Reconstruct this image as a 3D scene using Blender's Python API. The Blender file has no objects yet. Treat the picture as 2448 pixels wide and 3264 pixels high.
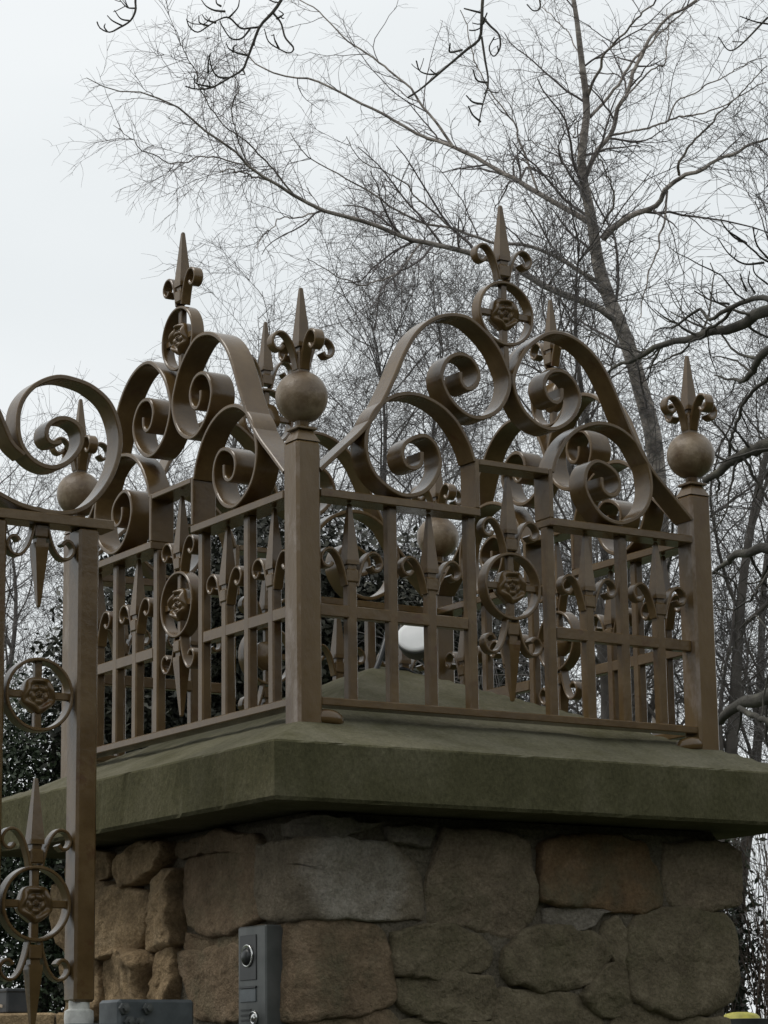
import bpy, math, random
import numpy as np

# ------------------------------------------------------------------ camera, sky, sun, exposure
SC = bpy.context.scene
COL = SC.collection
BASE = 2.55                                   # height of the crown's foot above the drive

cam_d = bpy.data.cameras.new("camera")
cam = bpy.data.objects.new("camera", cam_d)
COL.objects.link(cam)
SC.camera = cam
cam_d.sensor_fit = 'VERTICAL'
cam_d.sensor_height = 36.0
cam_d.lens = 8225.9 / 3264 * 36
cam_d.clip_start = 0.1
cam_d.clip_end = 2000
from mathutils import Matrix, Vector
_yaw, _pitch, _roll = 0.5744, 0.2172, -0.0143
_f = Vector((math.sin(_yaw) * math.cos(_pitch), math.cos(_yaw) * math.cos(_pitch), math.sin(_pitch)))
_r = Vector((math.cos(_yaw), -math.sin(_yaw), 0))
_u = _r.cross(_f)
_r2 = _r * math.cos(_roll) + _u * math.sin(_roll)
_u2 = _u * math.cos(_roll) - _r * math.sin(_roll)
cam.matrix_world = Matrix(((_r2.x, _u2.x, -_f.x, -4.3039), (_r2.y, _u2.y, -_f.y, -6.6846),
                           (_r2.z, _u2.z, -_f.z, -0.949 + BASE), (0, 0, 0, 1)))

SUN_EL, SUN_AZ = math.radians(58), math.radians(290)   # azimuth clockwise from +Y
world = bpy.data.worlds.new("World")
SC.world = world
world.use_nodes = True
wn, wl = world.node_tree.nodes, world.node_tree.links
bg = wn["Background"]
bg.inputs[1].default_value = 0.1
sky = wn.new("ShaderNodeTexSky")
sky.sky_type = 'NISHITA'
sky.sun_disc = False
sky.sun_elevation = SUN_EL
sky.sun_rotation = SUN_AZ
sky.air_density = 1.0
sky.dust_density = 3.0
# an even overcast layer veils the blue sky, with faint soft billows
geo = wn.new("ShaderNodeTexCoord")
noi = wn.new("ShaderNodeTexNoise")
noi.inputs["Scale"].default_value = 2.6
noi.inputs["Detail"].default_value = 4
noi.inputs["Roughness"].default_value = 0.5
mp = wn.new("ShaderNodeMapping")
mp.inputs["Scale"].default_value = (1, 1, 2.4)
wl.new(geo.outputs["Generated"], mp.inputs[0])
wl.new(mp.outputs[0], noi.inputs["Vector"])
rmp = wn.new("ShaderNodeValToRGB")
rmp.color_ramp.elements[0].position = 0.34
rmp.color_ramp.elements[0].color = (0.83, 0.87, 0.885, 1)
rmp.color_ramp.elements[1].position = 0.66
rmp.color_ramp.elements[1].color = (0.94, 0.97, 0.98, 1)
wl.new(noi.outputs[0], rmp.inputs[0])
mul = wn.new("ShaderNodeVectorMath")
mul.operation = 'SCALE'
mul.inputs["Scale"].default_value = 10.0
wl.new(rmp.outputs[0], mul.inputs[0])
mix = wn.new("ShaderNodeMixRGB")
mix.inputs[0].default_value = 0.94
wl.new(sky.outputs[0], mix.inputs[1])
wl.new(mul.outputs[0], mix.inputs[2])
wl.new(mix.outputs[0], bg.inputs[0])

sun_d = bpy.data.lights.new("sun", 'SUN')
sun_d.energy = 1.3
sun_d.angle = math.radians(25)
sun_d.color = (1.0, 0.96, 0.9)
sun = bpy.data.objects.new("sun", sun_d)
COL.objects.link(sun)
_sd = Vector((math.sin(SUN_AZ) * math.cos(SUN_EL), math.cos(SUN_AZ) * math.cos(SUN_EL), math.sin(SUN_EL)))
sun.rotation_euler = _sd.to_track_quat('Z', 'Y').to_euler()
sun.location = _sd * 30

SC.view_settings.view_transform = 'Standard'
SC.view_settings.look = 'None'
SC.view_settings.exposure = 0.0
SC.view_settings.gamma = 1.0
SC.render.engine = 'CYCLES'
SC.cycles.use_denoising = True
SC.cycles.denoiser = 'OPENIMAGEDENOISE'
SC.cycles.denoising_input_passes = 'RGB_ALBEDO_NORMAL'
SC.cycles.denoising_prefilter = 'ACCURATE'
SC.cycles.max_bounces = 6
SC.cycles.diffuse_bounces = 3

RNG = np.random.default_rng(11)
random.seed(11)

# ------------------------------------------------------------------ materials
MAT = {}


def material(name, stops, scale=4.0, rough=0.8, bump=0.0, bump_scale=30.0, metallic=0.0, spec=0.5,
             patch=None, detail=6, stretch=(1, 1, 1), rough_var=0.0, patch_dir=None, patch_at=None, fine=0.0):
    """Noise-driven colour ramp, optional second patchy colour (patch=(colour, scale, low, high))."""
    m = bpy.data.materials.new(name)
    m.use_nodes = True
    n, l = m.node_tree.nodes, m.node_tree.links
    b = n["Principled BSDF"]
    b.inputs["Roughness"].default_value = rough
    b.inputs["Metallic"].default_value = metallic
    b.inputs["Specular IOR Level"].default_value = spec
    tc = n.new("ShaderNodeTexCoord")
    oi = n.new("ShaderNodeObjectInfo")
    off = n.new("ShaderNodeVectorMath")
    off.operation = 'MULTIPLY_ADD'
    off.inputs[1].default_value = stretch
    cx = n.new("ShaderNodeCombineXYZ")
    sc = n.new("ShaderNodeMath")
    sc.operation = 'MULTIPLY'
    sc.inputs[1].default_value = 37.0
    l.new(oi.outputs["Random"], sc.inputs[0])
    l.new(sc.outputs[0], cx.inputs[0])
    l.new(sc.outputs[0], cx.inputs[2])
    l.new(tc.outputs["Object"], off.inputs[0])
    l.new(cx.outputs[0], off.inputs[2])
    t = n.new("ShaderNodeTexNoise")
    t.inputs["Scale"].default_value = scale
    t.inputs["Detail"].default_value = detail
    t.inputs["Roughness"].default_value = 0.62
    l.new(off.outputs[0], t.inputs["Vector"])
    r = n.new("ShaderNodeValToRGB")
    el = r.color_ramp.elements
    while len(el) < len(stops):
        el.new(0.5)
    for e, (p, c) in zip(el, stops):
        e.position = p
        e.color = (*c, 1)
    l.new(t.outputs[0], r.inputs[0])
    col = r.outputs[0]
    if patch:
        pc, ps, lo, hi = patch
        t2 = n.new("ShaderNodeTexNoise")
        t2.inputs["Scale"].default_value = ps
        t2.inputs["Detail"].default_value = 8
        t2.inputs["Roughness"].default_value = 0.7
        l.new(off.outputs[0], t2.inputs["Vector"])
        mr = n.new("ShaderNodeMapRange")
        mr.inputs[1].default_value = lo
        mr.inputs[2].default_value = hi
        l.new(t2.outputs[0], mr.inputs[0])
        mx = n.new("ShaderNodeMixRGB")
        mx.inputs[2].default_value = (*pc, 1)
        fac = mr.outputs[0]
        if patch_dir:                                 # wear on the side that faces the weather
            dp = n.new("ShaderNodeVectorMath")
            dp.operation = 'DOT_PRODUCT'
            dp.inputs[1].default_value = patch_dir
            l.new(tc.outputs["Normal"], dp.inputs[0])
            st = n.new("ShaderNodeMath")
            st.operation = 'GREATER_THAN'
            st.inputs[1].default_value = .6
            l.new(dp.outputs["Value"], st.inputs[0])
            mm = n.new("ShaderNodeMath")
            mm.operation = 'MULTIPLY'
            l.new(st.outputs[0], mm.inputs[0])
            l.new(fac, mm.inputs[1])
            fac = mm.outputs[0]
        if patch_at:                                  # one stain of its own: centre and radius
            ds = n.new("ShaderNodeVectorMath")
            ds.operation = 'DISTANCE'
            ds.inputs[1].default_value = patch_at[0]
            l.new(tc.outputs["Object"], ds.inputs[0])
            m2 = n.new("ShaderNodeMapRange")
            m2.inputs[1].default_value = patch_at[1]
            m2.inputs[2].default_value = patch_at[1] * .55
            m2.inputs[3].default_value = -.35
            m2.inputs[4].default_value = .22
            l.new(ds.outputs["Value"], m2.inputs[0])
            ad = n.new("ShaderNodeMath")
            ad.operation = 'ADD'
            l.new(m2.outputs[0], ad.inputs[0])
            l.new(t2.outputs[0], ad.inputs[1])
            l.new(ad.outputs[0], mr.inputs[0])
        l.new(fac, mx.inputs[0])
        l.new(col, mx.inputs[1])
        col = mx.outputs[0]
    if fine:                                          # grit: fine light and dark grains
        t4 = n.new("ShaderNodeTexNoise")
        t4.inputs["Scale"].default_value = 95
        t4.inputs["Detail"].default_value = 6
        t4.inputs["Roughness"].default_value = .75
        l.new(off.outputs[0], t4.inputs["Vector"])
        m4 = n.new("ShaderNodeMapRange")
        m4.inputs[1].default_value = .3
        m4.inputs[2].default_value = .7
        m4.inputs[3].default_value = 1 - fine
        m4.inputs[4].default_value = 1 + fine
        l.new(t4.outputs[0], m4.inputs[0])
        v4 = n.new("ShaderNodeVectorMath")
        v4.operation = 'SCALE'
        l.new(col, v4.inputs[0])
        l.new(m4.outputs[0], v4.inputs["Scale"])
        col = v4.outputs[0]
    l.new(col, b.inputs["Base Color"])
    if rough_var:
        mr2 = n.new("ShaderNodeMapRange")
        mr2.inputs[3].default_value = rough - rough_var
        mr2.inputs[4].default_value = rough + rough_var
        l.new(t.outputs[0], mr2.inputs[0])
        l.new(mr2.outputs[0], b.inputs["Roughness"])
    if bump:
        t3 = n.new("ShaderNodeTexNoise")
        t3.inputs["Scale"].default_value = bump_scale
        t3.inputs["Detail"].default_value = 8
        t3.inputs["Roughness"].default_value = 0.65
        l.new(off.outputs[0], t3.inputs["Vector"])
        bp = n.new("ShaderNodeBump")
        bp.inputs["Strength"].default_value = bump
        bp.inputs["Distance"].default_value = 0.02
        l.new(t3.outputs[0], bp.inputs["Height"])
        l.new(bp.outputs[0], b.inputs["Normal"])
    MAT[name] = m
    return m


material("iron_paint", [(0.3, (0.084, 0.050, 0.019)), (0.55, (0.114, 0.070, 0.027)), (0.75, (0.150, 0.098, 0.043))],
         scale=9, rough=0.22, bump=0.07, bump_scale=30, spec=0.5, rough_var=0.1, patch=((0.085, 0.040, 0.017), 13.0, 0.58, 0.70))
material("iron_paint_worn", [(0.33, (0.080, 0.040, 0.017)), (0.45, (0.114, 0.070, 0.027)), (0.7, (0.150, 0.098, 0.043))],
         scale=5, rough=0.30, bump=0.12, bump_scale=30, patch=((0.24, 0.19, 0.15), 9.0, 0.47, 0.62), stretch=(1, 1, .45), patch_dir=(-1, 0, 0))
material("ball_paint", [(0.3, (0.090, 0.056, 0.028)), (0.5, (0.145, 0.100, 0.056)), (0.7, (0.22, 0.165, 0.105))],
         scale=14, rough=0.36, bump=0.25, bump_scale=35, patch=((0.30, 0.235, 0.155), 6.0, 0.52, 0.7))
material("coping_stone", [(0.30, (0.058, 0.055, 0.029)), (0.5, (0.084, 0.079, 0.042)), (0.70, (0.120, 0.111, 0.068))],
         scale=5.0, rough=0.95, bump=0.5, bump_scale=40, spec=0.12, patch=((0.150, 0.140, 0.100), 4.5, 0.32, 0.68),
         patch_dir=(0, 0, 1), stretch=(1, 1, .7), detail=12, fine=.28)
for nm, a, b2, c2, pt in (
        ("stone_sand", (0.19, 0.135, 0.078), (0.31, 0.225, 0.13), (0.40, 0.30, 0.185), ((0.13, 0.098, 0.062), 7, 0.52, 0.72)),
        ("stone_brown", (0.135, 0.098, 0.062), (0.205, 0.150, 0.096), (0.265, 0.200, 0.135), ((0.125, 0.112, 0.07), 5, 0.48, 0.7)),
        ("stone_tan", (0.145, 0.116, 0.08), (0.22, 0.176, 0.122), (0.28, 0.226, 0.16), ((0.135, 0.12, 0.075), 5, 0.5, 0.7)),
        ("stone_orange", (0.12, 0.080, 0.048), (0.20, 0.130, 0.072), (0.26, 0.175, 0.105), ((0.14, 0.118, 0.074), 4, 0.48, 0.66)),
        ("stone_olive", (0.118, 0.097, 0.063), (0.175, 0.146, 0.096), (0.235, 0.198, 0.134), ((0.130, 0.116, 0.068), 5, 0.48, 0.7)),
        ("stone_grey", (0.14, 0.125, 0.10), (0.205, 0.182, 0.148), (0.26, 0.235, 0.195), ((0.13, 0.115, 0.08), 6, 0.5, 0.7)),
        ("stone_white", (0.14, 0.118, 0.084), (0.21, 0.175, 0.125), (0.28, 0.235, 0.175), ((0.33, 0.30, 0.25), 11.0, 0.42, 0.8))):
    material(nm, [(0.32, a), (0.55, b2), (0.75, c2)], scale=11, rough=0.92, bump=1.0, bump_scale=42, spec=0.15, patch=pt, detail=12, fine=.36,
             patch_at=((-.56, -.745, 2.14), .23) if nm == 'stone_white' else None)
material("mortar", [(0.3, (0.11, 0.095, 0.07)), (0.7, (0.18, 0.156, 0.116))], scale=14, rough=0.95, bump=1.0,
         bump_scale=60, spec=0.2, detail=12, fine=.5)
material("intercom_metal", [(0.35, (0.080, 0.086, 0.082)), (0.7, (0.125, 0.130, 0.126))], scale=12, rough=0.42, spec=0.5,
         metallic=0.3)
material("dark_plastic", [(0.4, (0.012, 0.013, 0.013)), (0.6, (0.022, 0.023, 0.023))], scale=15, rough=0.35)
material("chrome", [(0.4, (0.62, 0.62, 0.60)), (0.6, (0.72, 0.72, 0.70))], scale=15, rough=0.18, metallic=1.0)
material("galvanised", [(0.35, (0.072, 0.082, 0.086)), (0.65, (0.12, 0.134, 0.14))], scale=14, rough=0.45, metallic=0.35)
material("grease_white", [(0.4, (0.42, 0.42, 0.39)), (0.6, (0.62, 0.62, 0.58))], scale=20, rough=0.6)
material("lamp_white", [(0.4, (0.74, 0.76, 0.76)), (0.6, (0.82, 0.83, 0.83))], scale=8, rough=0.5)
material("lamp_grey", [(0.4, (0.085, 0.092, 0.095)), (0.6, (0.12, 0.128, 0.13))], scale=8, rough=0.5)
material("birch_bark", [(0.36, (0.085, 0.074, 0.066)), (0.50, (0.25, 0.22, 0.195)), (0.70, (0.42, 0.38, 0.34))],
         scale=5, rough=0.9, bump=0.8, bump_scale=14, stretch=(1, 1, 2.2))
material("birch_twig", [(0.4, (0.095, 0.082, 0.080)), (0.6, (0.14, 0.122, 0.118))], scale=3, rough=0.85)
material("ash_bark", [(0.36, (0.036, 0.033, 0.028)), (0.55, (0.068, 0.062, 0.052)), (0.72, (0.11, 0.105, 0.08))],
         scale=6, rough=0.9, bump=0.7, bump_scale=22)
material("wood_bark", [(0.36, (0.055, 0.048, 0.043)), (0.6, (0.11, 0.097, 0.088))], scale=4, rough=0.9)
material("wood_twig", [(0.4, (0.088, 0.082, 0.080)), (0.6, (0.135, 0.126, 0.122))], scale=3, rough=0.9)
material("russet_twig", [(0.4, (0.070, 0.052, 0.042)), (0.6, (0.115, 0.088, 0.068))], scale=3, rough=0.9)
material("evergreen_leaf", [(0.35, (0.016, 0.026, 0.014)), (0.55, (0.030, 0.046, 0.022)), (0.75, (0.055, 0.075, 0.036))],
         scale=3, rough=0.55)
material("ivy_leaf", [(0.35, (0.022, 0.024, 0.017)), (0.6, (0.042, 0.044, 0.030)), (0.75, (0.066, 0.062, 0.044))],
         scale=3, rough=0.6)
material("ground_grass", [(0.3, (0.030, 0.040, 0.016)), (0.6, (0.055, 0.066, 0.026)), (0.8, (0.085, 0.08, 0.045))],
         scale=1.5, rough=0.95, bump=0.6, bump_scale=20)
material("tarmac", [(0.35, (0.035, 0.035, 0.036)), (0.7, (0.062, 0.062, 0.062))], scale=30, rough=0.9, bump=0.4,
         bump_scale=120)
material("pale_plank", [(0.4, (0.50, 0.40, 0.30)), (0.6, (0.62, 0.52, 0.40))], scale=10, rough=0.7)
material("bin_dark", [(0.4, (0.020, 0.022, 0.024)), (0.6, (0.032, 0.034, 0.036))], scale=10, rough=0.5)
material("lid_yellow", [(0.35, (0.26, 0.24, 0.045)), (0.55, (0.40, 0.37, 0.06)), (0.75, (0.20, 0.19, 0.05))], scale=16, rough=0.6)

# ------------------------------------------------------------------ mesh helpers


def link_mesh(name, verts, faces, mat, parent=None, smooth=False):
    me = bpy.data.meshes.new(name)
    verts = np.asarray(verts, dtype=np.float32)
    if isinstance(faces, np.ndarray):
        nf, k = faces.shape
        me.vertices.add(len(verts))
        me.vertices.foreach_set("co", verts.ravel())
        me.loops.add(nf * k)
        me.loops.foreach_set("vertex_index", faces.astype(np.int32).ravel())
        me.polygons.add(nf)
        me.polygons.foreach_set("loop_start", np.arange(0, nf * k, k, dtype=np.int32))
        me.update(calc_edges=True)
        me.validate()
    else:
        me.from_pydata([tuple(float(c) for c in v) for v in verts], [], faces)
        me.update()
    if smooth:
        me.polygons.foreach_set("use_smooth", [True] * len(me.polygons))
    me.materials.append(MAT[mat])
    o = bpy.data.objects.new(name, me)
    COL.objects.link(o)
    if parent is not None:
        o.parent = parent
    return o


def share(name, src, parent, loc=(0, 0, 0), rot=(0, 0, 0), scale=(1, 1, 1)):
    o = bpy.data.objects.new(name, src.data)
    COL.objects.link(o)
    o.parent = parent
    o.location = loc
    o.rotation_euler = rot
    o.scale = scale
    return o


def thing(name, label, cat, loc=(0, 0, 0), group=None):
    o = bpy.data.objects.new(name, None)
    COL.objects.link(o)
    o.location = loc
    o.empty_display_size = 0.1
    o["label"] = label
    o["kind"] = "thing"
    o["category"] = cat
    if group:
        o["group"] = group
    return o


class MB:
    """Collects solids into one mesh."""

    def __init__(s):
        s.v, s.f = [], []

    def add(s, v, f):
        b = len(s.v)
        s.v += [tuple(x) for x in v]
        s.f += [tuple(i + b for i in q) for q in f]
        return s

    def box(s, x0, x1, y0, y1, z0, z1, c=0.0025):
        """Box with chamfered edges (c)."""
        cx, cy, cz = (x0 + x1) / 2, (y0 + y1) / 2, (z0 + z1) / 2
        hx, hy, hz = abs(x1 - x0) / 2, abs(y1 - y0) / 2, abs(z1 - z0) / 2
        c = min(c, hx * .45, hy * .45, hz * .45)
        v, idx = [], {}
        for a in range(3):
            for sx in (-1, 1):
                for sy in (-1, 1):
                    for sz in (-1, 1):
                        h = [hx - c, hy - c, hz - c]
                        h[a] += c
                        idx[(a, sx, sy, sz)] = len(v)
                        v.append((cx + sx * h[0], cy + sy * h[1], cz + sz * h[2]))
        f = []
        S = (-1, 1)
        for q in S:
            f.append([idx[(0, q, -1, -1)], idx[(0, q, 1, -1)], idx[(0, q, 1, 1)], idx[(0, q, -1, 1)]][::q])
            f.append([idx[(1, -1, q, -1)], idx[(1, 1, q, -1)], idx[(1, 1, q, 1)], idx[(1, -1, q, 1)]][::-q])
            f.append([idx[(2, -1, -1, q)], idx[(2, 1, -1, q)], idx[(2, 1, 1, q)], idx[(2, -1, 1, q)]][::q])
        for p in S:
            for q in S:
                e = [idx[(0, p, q, -1)], idx[(0, p, q, 1)], idx[(1, p, q, 1)], idx[(1, p, q, -1)]]
                f.append(e[::-p * q])
                e = [idx[(0, p, -1, q)], idx[(0, p, 1, q)], idx[(2, p, 1, q)], idx[(2, p, -1, q)]]
                f.append(e[::p * q])
                e = [idx[(1, -1, p, q)], idx[(1, 1, p, q)], idx[(2, 1, p, q)], idx[(2, -1, p, q)]]
                f.append(e[::-p * q])
                for r in S:
                    e = [idx[(0, p, q, r)], idx[(1, p, q, r)], idx[(2, p, q, r)]]
                    f.append(e[::p * q * r])
        return s.add(v, f)

    def frustum(s, cx, cy, z0, z1, h0, h1, n=4):
        v, f = [], []
        for z, h in ((z0, h0), (z1, h1)):
            for i in range(n):
                a = math.pi / n + 2 * math.pi * i / n
                rr = h / math.cos(math.pi / n)
                v.append((cx + rr * math.cos(a), cy + rr * math.sin(a), z))
        for i in range(n):
            f.append((i, (i + 1) % n, n + (i + 1) % n, n + i))
        f.append(tuple(range(n))[::-1])
        f.append(tuple(range(n, 2 * n)))
        return s.add(v, f)

    def lathe(s, prof, n=24, cx=0, cy=0):
        """prof: (r, z) from bottom to top, closed at both ends."""
        v, f = [], []
        for r, z in prof:
            for i in range(n):
                a = 2 * math.pi * i / n
                v.append((cx + r * math.cos(a), cy + r * math.sin(a), z))
        for k in range(len(prof) - 1):
            for i in range(n):
                j = (i + 1) % n
                f.append((k * n + i, k * n + j, (k + 1) * n + j, (k + 1) * n + i))
        f.append(tuple(range(n))[::-1])
        f.append(tuple(range((len(prof) - 1) * n, len(prof) * n)))
        return s.add(v, f)

    def build(s, name, mat, parent=None, smooth=False):
        o = link_mesh(name, s.v, s.f, mat, parent, True)
        if not smooth:
            o.data.set_sharp_from_angle(angle=math.radians(28))
        return o


def smooth_line(pts, n):
    """Catmull-Rom through pts, resampled to n even steps."""
    P = np.array(pts, float)
    P = np.vstack([2 * P[0] - P[1], P, 2 * P[-1] - P[-2]])
    o = []
    for i in range(1, len(P) - 2):
        for t in np.linspace(0, 1, 14, endpoint=False):
            a, b, c, d = P[i - 1], P[i], P[i + 1], P[i + 2]
            o.append(.5 * (2 * b + (c - a) * t + (2 * a - 5 * b + 4 * c - d) * t * t + (3 * b - a - 3 * c + d) * t ** 3))
    o.append(P[-2])
    o = np.array(o)
    d = np.r_[0, np.cumsum(np.linalg.norm(np.diff(o, axis=0), axis=1))]
    q = np.linspace(0, d[-1], n)
    return np.stack([np.interp(q, d, o[:, k]) for k in range(o.shape[1])], 1)


def ribbon(mb, pts, n, depth, thick, yc=0.0, mirror=False, ch=0.0025, closed=False, flare=None):
    """A flat bar bent along a line in the panel's plane (x, z); its broad side runs across the panel (y)."""
    P = pts if closed else smooth_line(pts, n)
    P = np.array(P, float)
    if mirror:
        P = P * [-1, 1]
    N = len(P)
    if closed:
        T = np.roll(P, -1, 0) - np.roll(P, 1, 0)
    else:
        T = np.gradient(P, axis=0)
    T /= np.linalg.norm(T, axis=1)[:, None]
    Nn = np.stack([-T[:, 1], T[:, 0]], 1)
    h, d = thick / 2, depth / 2
    sec = [(-h, -d + ch), (-h + ch, -d), (h - ch, -d), (h, -d + ch), (h, d - ch), (h - ch, d), (-h + ch, d), (-h, d - ch)]
    v = []
    for i in range(N):
        k = 1.0 if flare is None else flare(i / (N - 1))
        for a, b in sec:
            v.append((P[i, 0] + Nn[i, 0] * a * k, yc + b, P[i, 1] + Nn[i, 1] * a * k))
    f = []
    M = len(sec)
    for i in range(N if closed else N - 1):
        j = (i + 1) % N
        for k in range(M):
            l = (k + 1) % M
            q = (i * M + k, i * M + l, j * M + l, j * M + k)
            f.append(q if not mirror else q[::-1])
    if not closed:
        e0, e1 = tuple(range(M)), tuple(range((N - 1) * M, N * M))
        f.append(e0[::-1] if not mirror else e0)
        f.append(e1 if not mirror else e1[::-1])
    return mb.add(v, f)


# ------------------------------------------------------------------ measured data
GATE_SCROLL=[(-1.523,0.627),(-1.493,0.612),(-1.423,0.587),(-1.341,0.577),(-1.275,0.584),(-1.219,0.614),(-1.167,0.677),(-1.136,0.753),(-1.131,0.827),(-1.159,0.902),(-1.212,0.944),(-1.27,0.96),(-1.327,0.96),(-1.388,0.93),(-1.428,0.881),(-1.441,0.822),(-1.431,0.761),(-1.395,0.718),(-1.343,0.702),(-1.297,0.717),(-1.262,0.753),(-1.247,0.789),(-1.255,0.826),(-1.286,0.845),(-1.322,0.841),(-1.35,0.819),(-1.355,0.79),(-1.339,0.772),(-1.311,0.778)]
GATE_TAIL=[(-1.42,0.729),(-1.456,0.758),(-1.482,0.807),(-1.503,0.847),(-1.538,0.881),(-1.588,0.883),(-1.627,0.85),(-1.636,0.802),(-1.61,0.772),(-1.581,0.79)]
STONES=[
('white',0.045,[(-0.165,2.237),(-0.015,2.233),(0.129,2.23),(0.246,2.235),(0.304,2.191),(0.348,2.16),(0.352,2.094),(0.341,2.04),(0.272,2.031),(0.184,2.035),(0.117,2.05),(0.031,2.042),(0.014,2.037),(-0.098,2.032),(-0.158,2.044),(-0.174,2.134)]),
('grey',0.035,[(-0.079,2.291),(0.198,2.29),(0.11,2.262),(0.033,2.247),(-0.071,2.259)]),
('grey',0.035,[(0.252,2.278),(0.376,2.279),(0.355,2.239),(0.251,2.245)]),
('tan',0.035,[(0.421,2.275),(0.566,2.277),(0.685,2.257),(0.705,2.168),(0.719,2.096),(0.712,2.051),(0.65,1.993),(0.601,2.008),(0.547,2.026),(0.453,2.031),(0.381,2.033),(0.372,2.091),(0.383,2.144),(0.405,2.224)]),
('orange',0.040,[(0.764,2.255),(0.832,2.274),(1.017,2.274),(1.141,2.269),(1.166,2.186),(1.182,2.136),(1.174,2.094),(1.096,2.073),(1.003,2.08),(0.951,2.088),(0.848,2.084),(0.747,2.092),(0.742,2.124),(0.756,2.183)]),
('tan',0.035,[(1.218,2.263),(1.315,2.271),(1.438,2.271),(1.468,2.248),(1.465,2.172),(1.459,2.096),(1.337,2.098),(1.234,2.102),(1.217,2.123),(1.215,2.197)]),
('olive',0.045,[(1.149,2.061),(1.245,2.072),(1.366,2.07),(1.444,2.048),(1.453,1.983),(1.448,1.889),(1.42,1.824),(1.321,1.791),(1.2,1.778),(1.114,1.809),(1.068,1.841),(1.06,1.908),(1.069,2),(1.107,2.051)]),
('olive',0.020,[(0.977,2.021),(1.019,2.044),(1.052,1.995),(1.054,1.917),(1.015,1.94),(0.982,1.98)]),
('grey',0.025,[(0.774,2.066),(0.882,2.078),(0.973,2.066),(0.892,2.028),(0.773,2.028)]),
('olive',0.050,[(0.62,1.926),(0.643,1.961),(0.694,2.002),(0.767,2.015),(0.834,2.018),(0.948,1.993),(0.998,1.948),(0.943,1.889),(0.874,1.862),(0.756,1.852),(0.651,1.864),(0.619,1.89)]),
('olive',0.035,[(0.896,1.839),(0.949,1.88),(1.014,1.921),(1.05,1.89),(1.056,1.822),(1.014,1.782),(0.962,1.782),(0.906,1.813)]),
('olive',0.040,[(0.261,1.994),(0.345,2.008),(0.445,2.014),(0.531,1.982),(0.561,1.95),(0.554,1.912),(0.493,1.895),(0.392,1.882),(0.264,1.885),(0.26,1.945)]),
('olive',0.035,[(0.264,1.869),(0.367,1.874),(0.543,1.883),(0.573,1.847),(0.592,1.785),(0.566,1.769),(0.415,1.768),(0.316,1.78),(0.268,1.808)]),
('brown',0.040,[(-0.13,2.009),(-0.026,2.012),(-0.017,2.021),(0.078,2.023),(0.174,2.008),(0.217,1.985),(0.226,1.945),(0.235,1.884),(0.244,1.824),(0.214,1.804),(0.123,1.788),(0.028,1.776),(-0.029,1.769),(-0.124,1.772),(-0.139,1.869)]),
('olive',0.040,[(0.601,1.838),(0.744,1.832),(0.873,1.826),(0.917,1.795),(0.966,1.75),(0.878,1.679),(0.711,1.672),(0.586,1.681),(0.583,1.772)]),
('olive',0.040,[(1.019,1.773),(1.073,1.804),(1.142,1.782),(1.23,1.764),(1.41,1.769),(1.426,1.727),(1.422,1.64),(1.223,1.632),(1.014,1.643),(0.988,1.728)]),
('brown',0.040,[(-0.14,1.757),(0.028,1.764),(0.209,1.784),(0.252,1.768),(0.256,1.684),(0.074,1.67),(-0.141,1.673)]),
('olive',0.035,[(0.272,1.756),(0.414,1.756),(0.581,1.756),(0.584,1.679),(0.412,1.667),(0.27,1.672)]),
('brown',0.045,[(-0.623,2.231),(-0.47,2.246),(-0.201,2.214),(-0.201,2.147),(-0.18,2.049),(-0.225,2.041),(-0.353,2.019),(-0.494,2.023),(-0.574,2.042),(-0.631,2.104)]),
('sand',0.060,[(-1.009,2.257),(-0.912,2.29),(-0.74,2.292),(-0.731,2.248),(-0.799,2.217),(-0.981,2.182),(-1.008,2.221)]),
('sand',0.050,[(-1.314,2.302),(-1.201,2.297),(-1.122,2.287),(-1.135,2.226),(-1.199,2.218),(-1.312,2.226)]),
('sand',0.065,[(-1.273,2.186),(-1.107,2.187),(-0.963,2.169),(-0.841,2.141),(-0.849,2.113),(-0.891,2.06),(-0.925,1.998),(-1.058,1.993),(-1.175,1.986),(-1.268,1.991)]),
('sand',0.060,[(-0.807,2.166),(-0.765,2.195),(-0.648,2.198),(-0.672,2.157),(-0.668,2.114),(-0.659,2.086),(-0.671,2.013),(-0.754,1.998),(-0.848,1.995),(-0.823,2.056),(-0.823,2.104)]),
('sand',0.060,[(-1.138,1.96),(-1.031,1.984),(-0.856,1.971),(-0.821,1.946),(-0.846,1.888),(-0.837,1.829),(-0.957,1.802),(-1.135,1.811)]),
('sand',0.055,[(-0.763,1.971),(-0.696,1.983),(-0.696,1.933),(-0.703,1.875),(-0.711,1.81),(-0.803,1.805),(-0.779,1.917)]),
('brown',0.035,[(-0.671,1.97),(-0.509,1.963),(-0.361,1.967),(-0.218,1.967),(-0.173,1.947),(-0.175,1.787),(-0.362,1.785),(-0.589,1.791),(-0.621,1.872),(-0.679,1.913)]),
('brown',0.020,[(-0.622,2.022),(-0.517,2.005),(-0.361,2.008),(-0.225,2.023),(-0.18,2.02),(-0.181,1.972),(-0.361,1.976),(-0.525,1.971),(-0.638,1.98)]),
('brown',0.040,[(-0.69,2.284),(-0.51,2.296),(-0.215,2.274),(-0.201,2.219),(-0.47,2.252),(-0.632,2.24),(-0.698,2.249)]),
('sand',0.050,[(-1.381,1.967),(-1.166,1.962),(-1.159,1.872),(-1.172,1.808),(-1.377,1.813)]),
('sand',0.050,[(-1.427,2.209),(-1.302,2.192),(-1.292,1.988),(-1.421,1.998)]),
]
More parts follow.
